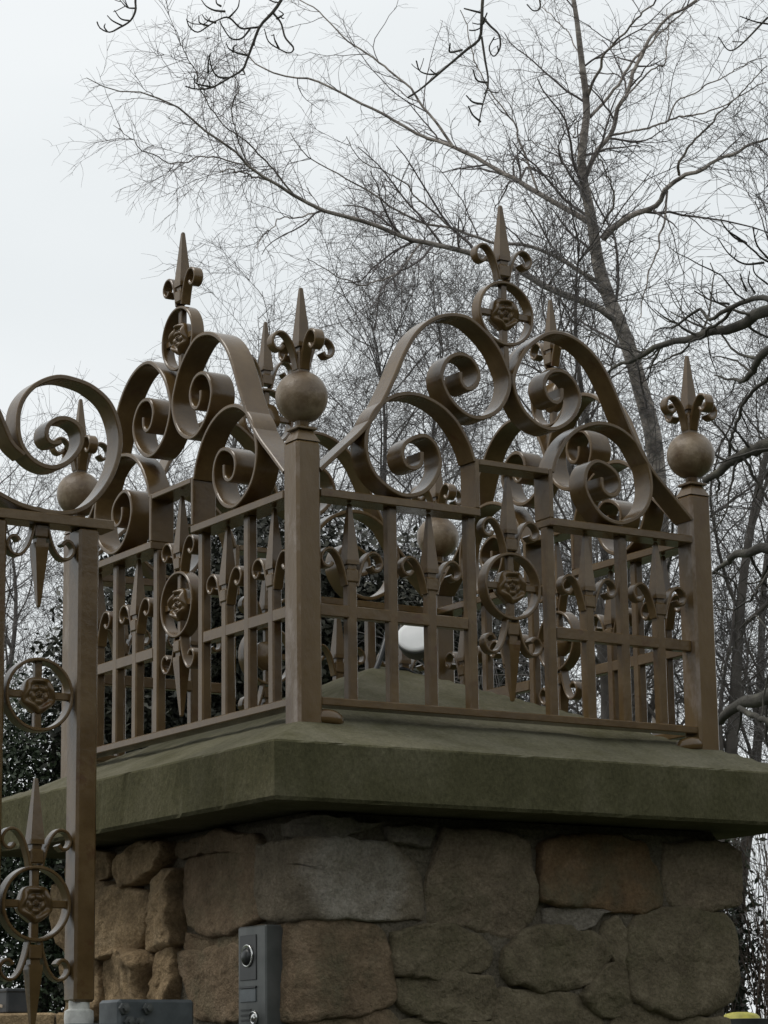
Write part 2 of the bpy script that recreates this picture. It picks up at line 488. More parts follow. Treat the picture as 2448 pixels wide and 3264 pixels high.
BIRCH=[('trunk',[(11.77,13.303,2.001,0.106),(11.57,12.964,3.782,0.102),(11.406,12.681,5.265,0.097),(11.265,12.46,6.453,0.093),(11.171,12.333,7.165,0.088),(11.067,12.26,7.7,0.084),(10.936,12.243,8.087,0.079),(10.803,12.227,8.475,0.075),(10.687,12.232,8.743,0.07),(10.581,12.241,8.967,0.066),(10.461,12.237,9.277,0.061),(10.396,12.209,9.545,0.057),(10.361,12.189,9.708,0.052),(10.276,12.168,9.997,0.048),(10.214,12.143,10.244,0.044),(10.207,12.061,10.573,0.039),(10.198,12.002,10.819,0.035),(10.106,11.949,11.25,0.03),(10.049,11.91,11.538,0.026),(9.985,11.881,11.806,0.021),(9.898,11.812,12.281,0.017),(9.876,11.679,12.844,0.012),(9.757,11.56,13.587,0.008)]),
('limb',[(10.356,12.199,9.682,0.036),(10.309,12.357,9.816,0.035),(10.233,12.534,9.946,0.033),(10.117,12.727,10.117,0.031),(9.999,12.92,10.292,0.029),(9.92,13.1,10.422,0.027),(9.816,13.287,10.587,0.025),(9.674,13.497,10.753,0.023),(9.611,13.67,10.868,0.021),(9.504,13.871,10.986,0.019),(9.251,14.132,11.236,0.017),(9.033,14.383,11.437,0.015),(8.72,14.681,11.691,0.013),(8.599,14.9,11.777,0.011),(8.38,15.162,11.937,0.009),(8.256,15.338,12.19,0.007)]),
('limb',[(9.153,12.78,10.433,0.017),(8.999,12.955,10.809,0.015),(8.87,13.133,11.114,0.013),(8.713,13.337,11.388,0.012),(8.526,13.569,11.626,0.01),(8.338,13.78,11.949,0.008),(8.182,13.991,12.194,0.007),(8.01,14.204,12.472,0.005)]),
('limb',[(9.889,12.419,9.994,0.015),(9.884,12.543,10.308,0.014),(9.863,12.679,10.617,0.012),(9.903,12.801,10.825,0.01),(9.74,13,11.246,0.008),(9.641,13.147,11.7,0.007),(9.612,13.255,12.137,0.005)]),
('limb',[(10.737,12.216,8.677,0.046),(10.452,12.18,8.82,0.043),(10.142,12.181,8.883,0.041),(9.818,12.192,8.944,0.039),(9.547,12.165,9.021,0.036),(9.313,12.121,9.067,0.034),(9.052,12.102,9.084,0.032),(8.793,12.081,9.108,0.03),(8.417,12.136,9.125,0.028),(8.164,12.114,9.137,0.026),(7.819,12.132,9.221,0.024),(7.331,12.242,9.307,0.022),(7.006,12.248,9.391,0.019),(6.763,12.201,9.469,0.017),(6.523,12.153,9.548,0.015),(6.327,12.072,9.641,0.013),(6.043,12.049,9.733,0.012),(5.74,12.024,9.877,0.01),(5.416,12.027,9.966,0.008),(5.123,12.039,9.948,0.006),(4.854,12.016,9.999,0.004)]),
('limb',[(7.445,13.921,10.296,0.011),(7.15,13.725,10.223,0.009),(6.828,13.549,10.135,0.008),(6.485,13.409,9.967,0.007),(6.119,13.248,9.936,0.006),(5.802,13.047,9.932,0.005),(5.501,12.828,9.96,0.003)]),
('limb',[(7.7,13.799,10.134,0.012),(7.139,13.207,9.901,0.01),(6.596,12.605,9.659,0.008),(6.115,11.975,9.373,0.005)]),
('limb',[(7.516,13.882,10.271,0.009),(7.045,13.278,10.248,0.008),(6.619,12.643,10.233,0.006),(6.276,11.952,10.227,0.005),(5.871,11.319,10.152,0.003)]),
('limb',[(7.912,13.7,9.989,0.012),(7.425,13.289,10.042,0.011),(6.953,12.883,10.041,0.009),(6.413,12.509,10.087,0.007),(5.979,12.07,10.119,0.006),(5.596,11.595,10.163,0.005),(5.225,11.129,10.143,0.003)]),
('limb',[(8.154,13.581,9.845,0.011),(7.738,13.297,9.631,0.009),(7.348,12.989,9.441,0.007),(6.997,12.678,9.168,0.005),(6.689,12.345,8.872,0.003)]),
('limb',[(8.982,13.129,9.527,0.014),(8.664,12.929,9.212,0.012),(8.32,12.734,8.947,0.01),(7.897,12.562,8.787,0.008),(7.49,12.342,8.767,0.006),(7.089,12.117,8.756,0.004)]),
('limb',[(10.477,12.266,9.132,0.027),(10.234,12.286,9.231,0.025),(10.028,12.288,9.309,0.023),(9.791,12.313,9.375,0.021),(9.508,12.381,9.391,0.019),(9.298,12.405,9.394,0.017),(8.922,12.512,9.489,0.015),(8.519,12.642,9.567,0.013),(8.147,12.716,9.778,0.01),(7.838,12.774,9.895,0.008),(7.525,12.821,10.068,0.006),(7.336,12.788,10.238,0.004)]),
('limb',[(9.217,12.94,9.665,0.012),(8.807,12.854,9.844,0.01),(8.449,12.741,9.997,0.008),(8.083,12.664,10.03,0.006),(7.759,12.53,10.174,0.004)]),
('limb',[(10.468,12.163,9.543,0.04),(10.486,12.011,9.612,0.036),(10.571,11.811,9.699,0.033),(10.693,11.595,9.755,0.03),(10.703,11.436,9.872,0.028),(10.732,11.27,9.967,0.025),(10.807,11.105,9.951,0.022),(10.903,10.896,10.044,0.019),(11.037,10.676,10.085,0.016),(11.132,10.477,10.146,0.013),(11.223,10.265,10.266,0.01)]),
('limb',[(11.022,11.648,10.138,0.018),(10.887,11.48,10.182,0.016),(10.865,11.216,10.313,0.013),(10.89,10.917,10.46,0.011),(10.915,10.624,10.583,0.008),(10.996,10.276,10.781,0.006)]),
('limb',[(10.941,11.741,9.986,0.015),(10.797,11.615,9.658,0.013),(10.616,11.527,9.276,0.01),(10.415,11.462,8.861,0.008),(10.229,11.379,8.472,0.006)]),
('limb',[(10.262,12.139,10.141,0.033),(10.368,12.092,10.39,0.03),(10.499,12.045,10.579,0.028),(10.628,11.95,10.954,0.025),(10.769,11.831,11.394,0.022),(10.91,11.754,11.669,0.018),(11.229,11.557,11.964,0.015),(11.426,11.443,12.242,0.012)]),
('limb',[(10.238,12.009,10.695,0.021),(10.506,12.068,10.97,0.018),(10.862,12.015,11.456,0.015),(11.234,11.977,11.845,0.011),(11.597,11.955,12.197,0.008)]),
('limb',[(10.198,11.981,10.9,0.02),(10.13,11.747,11.028,0.017),(10.077,11.5,11.173,0.015),(10.081,11.232,11.253,0.012),(10.153,10.884,11.469,0.01),(10.134,10.629,11.563,0.007)]),
('limb',[(10.416,11.941,10.517,0.014),(10.575,11.635,10.515,0.012),(10.677,11.364,10.522,0.011),(10.742,11.119,10.52,0.01),(10.842,10.857,10.496,0.008),(10.959,10.549,10.609,0.007),(11.013,10.307,10.623,0.006)]),
('limb',[(10.879,11.608,10.643,0.011),(10.93,11.527,10.827,0.009),(11.16,11.336,10.987,0.008),(11.458,11.095,11.166,0.006),(11.625,10.967,11.246,0.005)]),
('limb',[(10.501,11.792,10.875,0.012),(10.837,11.791,11.213,0.01),(11.086,11.888,11.39,0.009),(11.241,11.989,11.781,0.007),(11.348,12.137,12.115,0.005)]),
('limb',[(10.171,12.149,10.327,0.008),(10.178,12.503,10.508,0.006),(10.199,12.849,10.692,0.005),(10.254,13.177,10.855,0.004)]),
('limb',[(10.213,12.052,10.593,0.009),(10.136,12.129,10.491,0.008),(10.125,12.087,10.676,0.006),(10.03,12.067,10.985,0.005),(9.933,12.065,11.233,0.004)]),
('limb',[(10.452,12.135,9.687,0.014),(10.37,11.852,9.808,0.012),(10.166,11.648,9.927,0.01),(9.93,11.47,10.022,0.008),(9.694,11.289,10.133,0.006)]),
('limb',[(10.107,11.948,11.25,0.009),(10.165,12.217,11.63,0.007),(10.153,12.546,11.955,0.006),(10.291,12.794,12.218,0.004)])]
ASH=[('trunk',[(5.732,3.975,1.31,0.204),(5.473,3.621,2.629,0.184),(5.218,3.272,3.921,0.164),(4.984,2.959,5.025,0.145),(4.742,2.699,5.946,0.126),(4.476,2.46,6.847,0.107),(4.194,2.319,7.417,0.089),(3.902,2.187,7.973,0.071)]),
('limb',[(4.962,2.902,5.43,0.05),(4.81,3.207,5.62,0.045),(4.776,3.478,5.655,0.041),(4.801,3.718,5.661,0.036),(4.827,3.953,5.68,0.031),(4.834,4.199,5.706,0.026),(4.831,4.455,5.722,0.021),(4.85,4.703,5.71,0.016),(4.865,4.952,5.704,0.01),(4.917,5.176,5.706,0.005)]),
('limb',[(4.729,3.243,5.635,0.022),(4.7,3.387,5.687,0.019),(4.699,3.514,5.738,0.017),(4.676,3.676,5.705,0.015),(4.663,3.824,5.705,0.012),(4.681,3.939,5.757,0.01),(4.646,4.11,5.721,0.007),(4.636,4.256,5.72,0.004)]),
('limb',[(4.72,3.713,5.726,0.013),(4.765,3.837,5.696,0.011),(4.773,3.987,5.662,0.01),(4.78,4.139,5.626,0.008),(4.762,4.304,5.599,0.006),(4.727,4.481,5.57,0.004)]),
('limb',[(4.957,2.894,5.471,0.041),(4.79,3.195,5.48,0.034),(4.731,3.442,5.427,0.027),(4.764,3.645,5.318,0.019),(4.802,3.808,5.344,0.011),(4.811,3.979,5.414,0.004)]),
('limb',[(5.152,3.14,4.984,0.059),(4.928,3.387,4.966,0.052),(4.811,3.568,4.938,0.044),(4.753,3.713,4.899,0.037),(4.723,3.841,4.859,0.03),(4.702,3.971,4.785,0.022)]),
('limb',[(4.727,3.683,4.89,0.01),(4.78,3.672,4.804,0.011),(4.869,3.655,4.65,0.012),(4.965,3.647,4.445,0.014)]),
('limb',[(5.247,3.293,4.169,0.05),(5.048,3.563,4.373,0.043),(4.975,3.792,4.424,0.035),(4.964,3.992,4.432,0.027),(4.998,4.17,4.413,0.019),(5.024,4.356,4.383,0.011)]),
('limb',[(4.944,3.788,3.959,0.007),(4.974,3.92,4.079,0.006),(5.041,4.066,4.054,0.005),(5.122,4.204,4.028,0.004),(5.158,4.391,3.921,0.003)]),
('limb',[(4.907,3.723,4.299,0.012),(4.995,3.936,4.2,0.009),(5.044,4.158,4.16,0.006),(5.075,4.373,4.197,0.004)]),
('limb',[(4.918,4.189,4.354,0.008),(5.014,4.141,4.3,0.007),(5.076,4.124,4.211,0.005),(5.052,4.154,4.16,0.004),(5.058,4.184,4.029,0.003)]),
('limb',[(5.319,3.422,3.499,0.075),(5.152,3.732,3.658,0.064),(5.113,4.004,3.648,0.051),(5.115,4.25,3.635,0.039),(5.148,4.487,3.581,0.026),(5.234,4.674,3.586,0.013)]),
('limb',[(4.987,4.103,3.581,0.019),(4.971,3.968,3.519,0.019),(4.981,3.812,3.465,0.019),(5.005,3.65,3.404,0.018)]),
('limb',[(5.125,3.895,5.428,0.014),(5.127,4.122,5.331,0.012),(5.189,4.354,5.069,0.011),(5.261,4.548,4.927,0.009)]),
('limb',[(4.42,2.401,6.813,0.064),(3.727,2.277,7.199,0.054),(2.965,2.311,7.157,0.045),(2.257,2.368,6.893,0.036),(1.579,2.401,6.648,0.028),(0.985,2.367,6.448,0.02),(0.423,2.323,6.211,0.012),(0.13,2.091,6.025,0.005)]),
('twig',[(0.885,1.903,6.272,0.009),(0.86,1.947,6.105,0.008),(0.826,1.976,6.015,0.007),(0.795,1.994,5.959,0.007),(0.751,2.021,5.9,0.006),(0.727,2.04,5.823,0.006),(0.706,2.056,5.75,0.005),(0.689,2.062,5.707,0.005),(0.639,2.088,5.669,0.004),(0.579,2.121,5.627,0.004),(0.523,2.144,5.615,0.003),(0.472,2.158,5.623,0.003)]),
('twig',[(0.774,2.069,5.917,0.005),(0.732,2.075,5.906,0.004),(0.691,2.081,5.899,0.004),(0.637,2.084,5.935,0.004),(0.593,2.093,5.919,0.003),(0.551,2.106,5.887,0.003),(0.509,2.119,5.855,0.003),(0.47,2.118,5.869,0.003),(0.447,2.103,5.895,0.002)]),
('twig',[(0.663,2.129,5.957,0.005),(0.654,2.042,5.965,0.003),(0.623,1.97,5.967,0.002)]),
('twig',[(0.646,2.134,5.983,0.005),(0.586,2.116,5.968,0.004),(0.533,2.09,5.965,0.003),(0.491,2.055,5.97,0.002)]),
('twig',[(0.742,2.091,5.909,0.005),(0.699,2.087,5.857,0.004),(0.645,2.08,5.843,0.003),(0.594,2.059,5.874,0.003),(0.563,2.03,5.885,0.002)]),
('twig',[(0.742,2.119,5.803,0.005),(0.685,2.098,5.793,0.004),(0.631,2.072,5.791,0.003),(0.594,2.033,5.796,0.002)]),
('twig',[(0.69,2.177,5.711,0.005),(0.63,2.159,5.697,0.004),(0.582,2.126,5.707,0.003),(0.542,2.081,5.743,0.002)]),
('twig',[(0.635,2.222,5.674,0.005),(0.541,2.194,5.663,0.003),(0.5,2.128,5.668,0.002)]),
('twig',[(0.629,2.139,6.005,0.005),(0.579,2.085,5.987,0.003),(0.54,2.019,5.986,0.002)]),
('twig',[(0.594,2.183,5.925,0.005),(0.529,2.138,5.908,0.003),(0.489,2.073,5.907,0.002)]),
('twig',[(0.618,2.164,5.937,0.005),(0.55,2.121,5.92,0.003),(0.499,2.065,5.911,0.002)]),
('twig',[(0.693,2.147,5.817,0.005),(0.658,2.081,5.809,0.003),(0.631,2.012,5.787,0.002)]),
('twig',[(0.614,2.22,5.733,0.005),(0.576,2.15,5.747,0.003),(0.546,2.075,5.755,0.002)]),
('twig',[(0.815,2.027,5.976,0.005),(0.838,1.999,5.924,0.004),(0.849,1.983,5.856,0.004),(0.873,1.956,5.805,0.004),(0.85,1.952,5.776,0.003),(0.802,1.955,5.785,0.003),(0.752,1.955,5.807,0.003),(0.722,1.937,5.849,0.002)]),
('twig',[(0.832,2.022,5.95,0.005),(0.817,1.944,5.937,0.003),(0.764,1.89,5.923,0.002)]),
('twig',[(0.853,2.041,5.827,0.005),(0.798,1.983,5.836,0.003),(0.757,1.92,5.827,0.002)]),
('twig',[(0.734,2.14,5.744,0.005),(0.708,2.077,5.698,0.003),(0.659,2.026,5.666,0.002)]),
('twig',[(0.364,2.27,6.162,0.006),(0.32,2.297,6.078,0.005),(0.31,2.296,6.02,0.005),(0.307,2.289,5.97,0.005),(0.285,2.293,5.92,0.004),(0.24,2.308,5.884,0.004),(0.201,2.317,5.86,0.003),(0.159,2.319,5.87,0.003),(0.138,2.305,5.888,0.003)]),
('twig',[(0.317,2.355,5.95,0.004),(0.251,2.312,5.929,0.003),(0.194,2.257,5.933,0.002)]),
('twig',[(0.33,2.334,6.001,0.004),(0.268,2.289,5.975,0.003),(0.208,2.237,5.974,0.002)]),
('twig',[(0.294,2.376,5.929,0.004),(0.223,2.332,5.921,0.003),(0.171,2.277,5.912,0.002)]),
('twig',[(0.241,2.416,5.907,0.004),(0.197,2.356,5.896,0.003),(0.167,2.288,5.879,0.002)]),
('twig',[(1.559,1.458,6.307,0.008),(1.539,1.501,6.114,0.007),(1.53,1.516,6.001,0.007),(1.527,1.523,5.906,0.007),(1.518,1.529,5.829,0.006),(1.468,1.554,5.779,0.006),(1.412,1.585,5.721,0.005),(1.356,1.617,5.663,0.005),(1.3,1.648,5.605,0.004),(1.249,1.671,5.564,0.004)]),
('twig',[(1.561,1.573,5.864,0.005),(1.561,1.554,5.761,0.005),(1.563,1.537,5.649,0.004),(1.533,1.537,5.547,0.003),(1.507,1.535,5.446,0.003)]),
('twig',[(1.604,1.595,5.677,0.005),(1.524,1.56,5.658,0.004),(1.463,1.503,5.674,0.003)]),
('twig',[(1.594,1.624,5.589,0.005),(1.518,1.587,5.571,0.004),(1.452,1.538,5.569,0.003)]),
('twig',[(1.556,1.555,5.944,0.005),(1.573,1.526,5.898,0.005),(1.593,1.494,5.852,0.004),(1.589,1.483,5.789,0.004),(1.557,1.485,5.745,0.003),(1.524,1.469,5.77,0.003),(1.524,1.43,5.804,0.003)]),
('twig',[(1.465,1.663,5.759,0.005),(1.39,1.667,5.697,0.004),(1.309,1.66,5.687,0.003),(1.263,1.623,5.712,0.003)]),
('twig',[(1.498,1.628,5.812,0.005),(1.417,1.599,5.775,0.004),(1.373,1.534,5.78,0.003)]),
('twig',[(1.55,1.554,5.962,0.005),(1.478,1.515,5.941,0.004),(1.407,1.475,5.92,0.003)]),
('twig',[(1.594,1.643,5.518,0.005),(1.524,1.597,5.518,0.004),(1.464,1.542,5.526,0.003)]),
('twig',[(1.568,1.55,5.935,0.005),(1.518,1.503,5.887,0.004),(1.488,1.428,5.901,0.003)]),
('twig',[(1.75,1.354,6.233,0.005),(1.72,1.376,6.049,0.005),(1.712,1.36,5.954,0.004),(1.67,1.35,5.922,0.003),(1.623,1.332,5.933,0.003)]),
('twig',[(4.652,2.922,5.652,0.007),(4.391,3.028,5.752,0.006),(4.31,3.033,5.793,0.005),(4.217,3.041,5.851,0.005),(4.137,3.047,5.887,0.004),(4.084,3.033,5.932,0.003)]),
('twig',[(4.408,3.046,5.778,0.007),(4.306,3.01,5.822,0.005),(4.23,2.951,5.886,0.003)]),
('twig',[(4.393,3.062,5.756,0.007),(4.275,3.082,5.736,0.005),(4.172,3.079,5.772,0.004),(4.085,3.058,5.834,0.003)]),
('twig',[(4.515,2.676,6.927,0.007),(4.248,2.78,6.955,0.005),(4.159,2.779,6.948,0.004),(4.058,2.78,6.956,0.003)]),
('twig',[(4.306,3.092,5.857,0.007),(4.197,3.068,5.867,0.005),(4.095,3.031,5.91,0.003)]),
('twig',[(4.467,3.02,7.129,0.006),(4.283,3.099,6.932,0.004),(4.161,3.076,6.971,0.003)]),
('twig',[(4.524,3.358,5.702,0.006),(4.45,3.305,5.737,0.004),(4.389,3.25,5.748,0.003)]),
('twig',[(4.617,3.289,5.735,0.006),(4.505,3.261,5.769,0.004),(4.441,3.202,5.803,0.003)]),
('twig',[(4.453,3.421,5.635,0.006),(4.346,3.401,5.626,0.004),(4.264,3.354,5.66,0.003)]),
('twig',[(4.564,3.335,5.69,0.006),(4.481,3.288,5.725,0.004),(4.431,3.22,5.758,0.003)])]


# ------------------------------------------------------------------ the setting: ground and drive


def build_ground():
    n = 60
    xs = np.linspace(-1, 1, n)
    g = np.sign(xs) * np.abs(xs) ** 2.5 * 700
    X, Y = np.meshgrid(g, g, indexing='ij')
    dist = (X * 0.54 + Y * 0.84)
    Z = np.clip((dist - 3.0) / 22.0, 0, 1) ** 1.3 * 2.0 - 0.02
    v = np.stack([X, Y, Z], -1).reshape(-1, 3)
    i, j = np.meshgrid(np.arange(n - 1), np.arange(n - 1), indexing='ij')
    a = (i * n + j).ravel()
    o = link_mesh("ground", v, np.stack([a, a + n, a + n + 1, a + 1], 1), "ground_grass", smooth=True)
    o["kind"] = "structure"
    m = MB()
    m.box(-9, -0.8, -12, 2.5, -0.3, 0.004, 0.001)
    d = m.build("drive", "tarmac")
    d["kind"] = "structure"


build_ground()

# ------------------------------------------------------------------ stone pillar
pillar = thing("gate_pillar", "square rubble stone gate pillar under an overhanging mossy pyramid coping", "pillar")
X0, Y0, X1, Y1 = -0.70, -0.715, 0.735, 0.715


def unfold(s, z, h, R=0.035):
    """Point at distance h off the wall; s runs along the front face (+) and, round the corner, the side face (-)."""
    q = np.pi * R / 4
    if s > q:
        return (X0 + R + (s - q), Y0 - h, z)
    if s < -q:
        return (X0 - h, Y0 + R + (-s - q), z)
    a = math.pi / 4 * (1 - s / q) + 0.0       # 0 at front, pi/2 at side
    return (X0 + R - (R + h) * math.sin(a), Y0 + R - (R + h) * math.cos(a), z)


def vnoise(x, y, seed):
    """Smooth lattice noise in [-1, 1]."""
    xi, yi = np.floor(x).astype(np.int64), np.floor(y).astype(np.int64)
    fx, fy = x - xi, y - yi
    fx, fy = fx * fx * (3 - 2 * fx), fy * fy * (3 - 2 * fy)

    def h(a, b):
        k = (a * 374761393 + b * 668265263 + seed * 974711) & 0x7fffffff
        k = ((k ^ (k >> 13)) * 1274126177) & 0x7fffffff
        return (k ^ (k >> 16)) % 10007 / 5003.5 - 1
    return (h(xi, yi) * (1 - fx) + h(xi + 1, yi) * fx) * (1 - fy) + (h(xi, yi + 1) * (1 - fx) + h(xi + 1, yi + 1) * fx) * fy


def make_stone(poly, prot, mat, rng, rough=1.0):
    """A rough-faced stone: outline on the wall, split face with hollows and broken arrises."""
    P = np.array(poly, float)
    sd = int(rng.integers(1, 9999))
    L = np.r_[P, P[:1]]
    d = np.r_[0, np.cumsum(np.linalg.norm(np.diff(L, axis=0), axis=1))]
    n = 72
    q = np.linspace(0, d[-1], n, endpoint=False)
    O = np.stack([np.interp(q, d, L[:, k]) for k in (0, 1)], 1)
    O = (np.roll(O, 1, 0) + 8 * O + np.roll(O, -1, 0)) / 10
    c = O.mean(0)
    O = c + (O - c) * (1 + .019 / np.maximum(np.linalg.norm(O - c, axis=1), .03))[:, None]
    O = O + np.stack([vnoise(O[:, 0] * 26, O[:, 1] * 26, sd + 1), vnoise(O[:, 0] * 26, O[:, 1] * 26, sd + 2)], 1) * .007 \
          + np.stack([vnoise(O[:, 0] * 70, O[:, 1] * 70, sd + 3), vnoise(O[:, 0] * 70, O[:, 1] * 70, sd + 4)], 1) * .003
    area = np.sum(O[:, 0] * np.roll(O[:, 1], -1) - O[:, 1] * np.roll(O[:, 0], -1))
    rings = [(1.008, -1), (1.0, .35), (.99, .74), (.965, .90), (.93, .97), (.87, 1), (.79, 1), (.70, 1), (.60, 1), (.5, 1), (.4, 1),
             (.3, 1), (.2, 1), (.1, 1)]
    tl = rng.normal(0, .06, 2) * rough
    v = []
    for r, hh in rings:
        p = c + (O - c) * r
        x, y = p[:, 0], p[:, 1]
        if hh < 0:
            h = np.full(n, -.03)
        else:
            nz = .55 * vnoise(x * 7, y * 9, sd) + .30 * vnoise(x * 19, y * 24, sd + 5) + .2 * vnoise(x * 45, y * 55, sd + 6)
            # split face: terraces with soft edges
            nz = nz + .25 * np.round(nz * 2.5) / 2.5
            edge = vnoise(x * 14, y * 14, sd + 9) * .22 * (hh < 1)
            h = prot * (hh + edge) + ((p - c) @ tl) * min(1, hh) + nz * .0125 * rough * min(1, hh)
            if hh > .9:
                h = np.maximum(h, .017 + .004 * nz)
        v += [unfold(a, b, k) for a, b, k in zip(x, y, h)]
    v.append(tuple(np.mean(v[-n:], axis=0)))
    f = []
    for k in range(len(rings) - 1):
        for i in range(n):
            j = (i + 1) % n
            f.append((k * n + i, k * n + j, (k + 1) * n + j, (k + 1) * n + i))
    b = (len(rings) - 1) * n
    for i in range(n):
        f.append((b + i, b + (i + 1) % n, len(v) - 1))
    if area < 0:
        f = [t[::-1] for t in f]
    return link_mesh("stone", v, f, mat, pillar, smooth=True)


def build_pillar():
    rng = np.random.default_rng(5)
    m = MB()
    m.box(X0 - .010, X1, Y0 - .010, Y1, 0, BASE - .235, 0.02)
    m.build("mortar_core", "mortar", pillar)
    for kind, prot, poly in STONES:
        make_stone(poly, .021 + prot * (.65 if kind == "sand" else .28), "stone_" + kind, rng, 1.7 if kind == "sand" else 1.0)
    # courses down to the ground on the two faces towards the drive
    kinds = ["sand", "brown", "tan", "olive", "grey", "olive"]
    z = 1.60
    row = 0
    while z > 0.08:
        h = min(rng.uniform(.2, .3), z - .01)
        s = -1.40 + rng.uniform(0, .1)
        while s < 1.36:
            w = min(rng.uniform(.22, .46), 1.40 - s)
            if w > .08:
                g = .012
                p = [(s + g, z - g), (s + w / 2, z - g * rng.uniform(.4, 1.6)), (s + w - g, z - g), (s + w - g, z - h / 2),
                     (s + w - g * 1.4, z - h + g), (s + w / 2, z - h + g * rng.uniform(.5, 1.5)), (s + g, z - h + g), (s + g, z - h / 2)]
                make_stone(p, rng.uniform(.022, .04), "stone_" + kinds[rng.integers(0, 2) if s < -.1 else rng.integers(1, 6)], rng)
            s += w
        z -= h
        row += 1
    # coping: bed course hidden in the shadow, deep fascia, weathered pyramid
    H = 0.925
    zt, zb, za = BASE - .075, BASE - .2325, BASE + .325
    n = 61
    t = np.linspace(-1, 1, n)
    U, V = np.meshgrid(t, t, indexing='ij')
    r = np.maximum(np.abs(U), np.abs(V))
    Z = zt + (za - zt) * (1 - np.sqrt(r * r + .0012)) / 1.0
    rg = np.random.default_rng(3)
    Z = Z + (.004 * vnoise(U * 6, V * 6, 3) + .0018 * vnoise(U * 22, V * 22, 4)) * (r < .99) * (r > .03)
    top = np.stack([U * H, V * H, Z], -1).reshape(-1, 3)
    verts = [tuple(p) for p in top]
    faces = []
    for i in range(n - 1):
        for j in range(n - 1):
            faces.append((i * n + j, (i + 1) * n + j, (i + 1) * n + j + 1, i * n + j + 1))
    edge = [(i, 0) for i in range(n)] + [(n - 1, j) for j in range(1, n)] + [(i, n - 1) for i in range(n - 2, -1, -1)] + \
           [(0, j) for j in range(n - 2, 0, -1)]
    ringv = [i * n + j for i, j in edge]
    prev = ringv
    for kz, ex in ((zt - .006, .004), (zb + .01, .004), (zb, -.004)):
        cur = []
        for i, j in edge:
            x, y = t[i] * H, t[j] * H
            sx = np.sign(x) if abs(abs(x) - H) < 1e-6 else 0
            sy = np.sign(y) if abs(abs(y) - H) < 1e-6 else 0
            w = rg.normal(0, .0006)
            cur.append(len(verts))
            ch = abs(rg.normal(0, .0010)) + (.005 if rg.random() < .03 else 0)
            verts.append((x + sx * (ex + w - ch * (kz != zb)), y + sy * (ex + w - ch * (kz != zb)), kz + ch * .6 * (kz == zb)))
        for a in range(len(edge)):
            b = (a + 1) % len(edge)
            faces.append((prev[b], prev[a], cur[a], cur[b]))
        prev = cur
    faces.append(tuple(prev)[::-1])
    c = link_mesh("coping", verts, faces, "coping_stone", pillar)
    c["label"] = "green-stained pyramid coping with a deep flat edge"


build_pillar()

# ------------------------------------------------------------------ iron crown on the pillar
FLEUR = [(.017, -.06), (.026, -.022), (.041, .016), (.063, .038), (.087, .034), (.1, .012), (.091, -.009), (.074, -.012), (.064, .0)]
IRON = "iron_paint"
_shared = {}


def fleur_scroll_mesh():
    if "fs" not in _shared:
        m = MB()
        ribbon(m, FLEUR, 26, .032, .0085, flare=lambda t: 1.0 + .35 * max(0, t - .8) / .2)
        o = m.build("scroll_source", IRON)
        _shared["fs"] = o.data
        bpy.data.objects.remove(o)
    return _shared["fs"]


def spike_mesh():
    """Forged block, dark neck and tapering square spike; the spike's base is z = 0."""
    if "sp" not in _shared:
        m = MB()
        m.box(-.0195, .0195, -.0195, .0195, -.052, -.014, .004)
        m.frustum(0, 0, -.0145, .0, .0135, .0135)
        m.frustum(0, 0, -.0005, .012, .0195, .0195)
        m.frustum(0, 0, .0115, .172, .0195, .0048)
        m.frustum(0, 0, .1715, .1755, .0048, .003)
        o = m.build("spike_source", IRON)
        _shared["sp"] = o.data
        bpy.data.objects.remove(o)
    return _shared["sp"]


def rosette_mesh():
    """Tudor rose: two rings of five petals round a boss on a thick disc (front towards -y)."""
    if "ro" not in _shared:
        n, R = 70, .049
        rad = np.linspace(.0, 1, 16)
        v, f = [], []
        for r in rad[1:]:
            for i in range(n):
                a = 2 * math.pi * i / n
                edge = 1 + .045 * math.cos(5 * a + math.pi / 2) if r > .6 else 1
                h = .012
                if r < .2:
                    h += .011 * math.sqrt(max(0, 1 - (r / .2) ** 2)) + .002 * math.cos(9 * a)
                elif r < .58:
                    t = (r - .2) / .38
                    h += .013 * math.sin(math.pi * t) * (.25 + .65 * abs(math.cos(2.5 * a + math.pi / 4)))
                else:
                    t = (r - .58) / .42
                    h += .018 * math.sin(math.pi * min(1, t * 1.02)) * (.2 + .8 * abs(math.sin(2.5 * a + math.pi / 4)))
                v.append((r * R * edge * math.cos(a), -h, r * R * edge * math.sin(a)))
        K = len(rad) - 1
        for i in range(n):
            a = 2 * math.pi * i / n
            e = 1 + .045 * math.cos(5 * a + math.pi / 2)
            v.append((R * e * math.cos(a), .012, R * e * math.sin(a)))
        v += [(0, -.024, 0), (0, .012, 0)]
        for k in range(K):
            for i in range(n):
                j = (i + 1) % n
                f.append((k * n + i, k * n + j, (k + 1) * n + j, (k + 1) * n + i))
        for i in range(n):
            f.append(((i + 1) % n, i, len(v) - 2))
            f.append((K * n + i, K * n + (i + 1) % n, len(v) - 1))
        o = link_mesh("rosette_source", v, f, IRON, smooth=True)
        _shared["ro"] = o.data
        bpy.data.objects.remove(o)
    return _shared["ro"]


def ring_mesh():
    if "ri" not in _shared:
        m = MB()
        a = np.linspace(0, 2 * np.pi, 56, endpoint=False)
        ribbon(m, np.stack([.0955 * np.cos(a), .0955 * np.sin(a)], 1), 56, .042, .0095, closed=True)
        m.box(-.093, -.04, -.009, .009, -.010, .010)
        m.box(.04, .093, -.009, .009, -.010, .010)
        m.box(-.0105, .0105, -.010, .010, .04, .093)
        m.box(-.0105, .0105, -.010, .010, -.093, -.04)
        o = m.build("ring_source", IRON)
        _shared["ri"] = o.data
        bpy.data.objects.remove(o)
    return _shared["ri"]


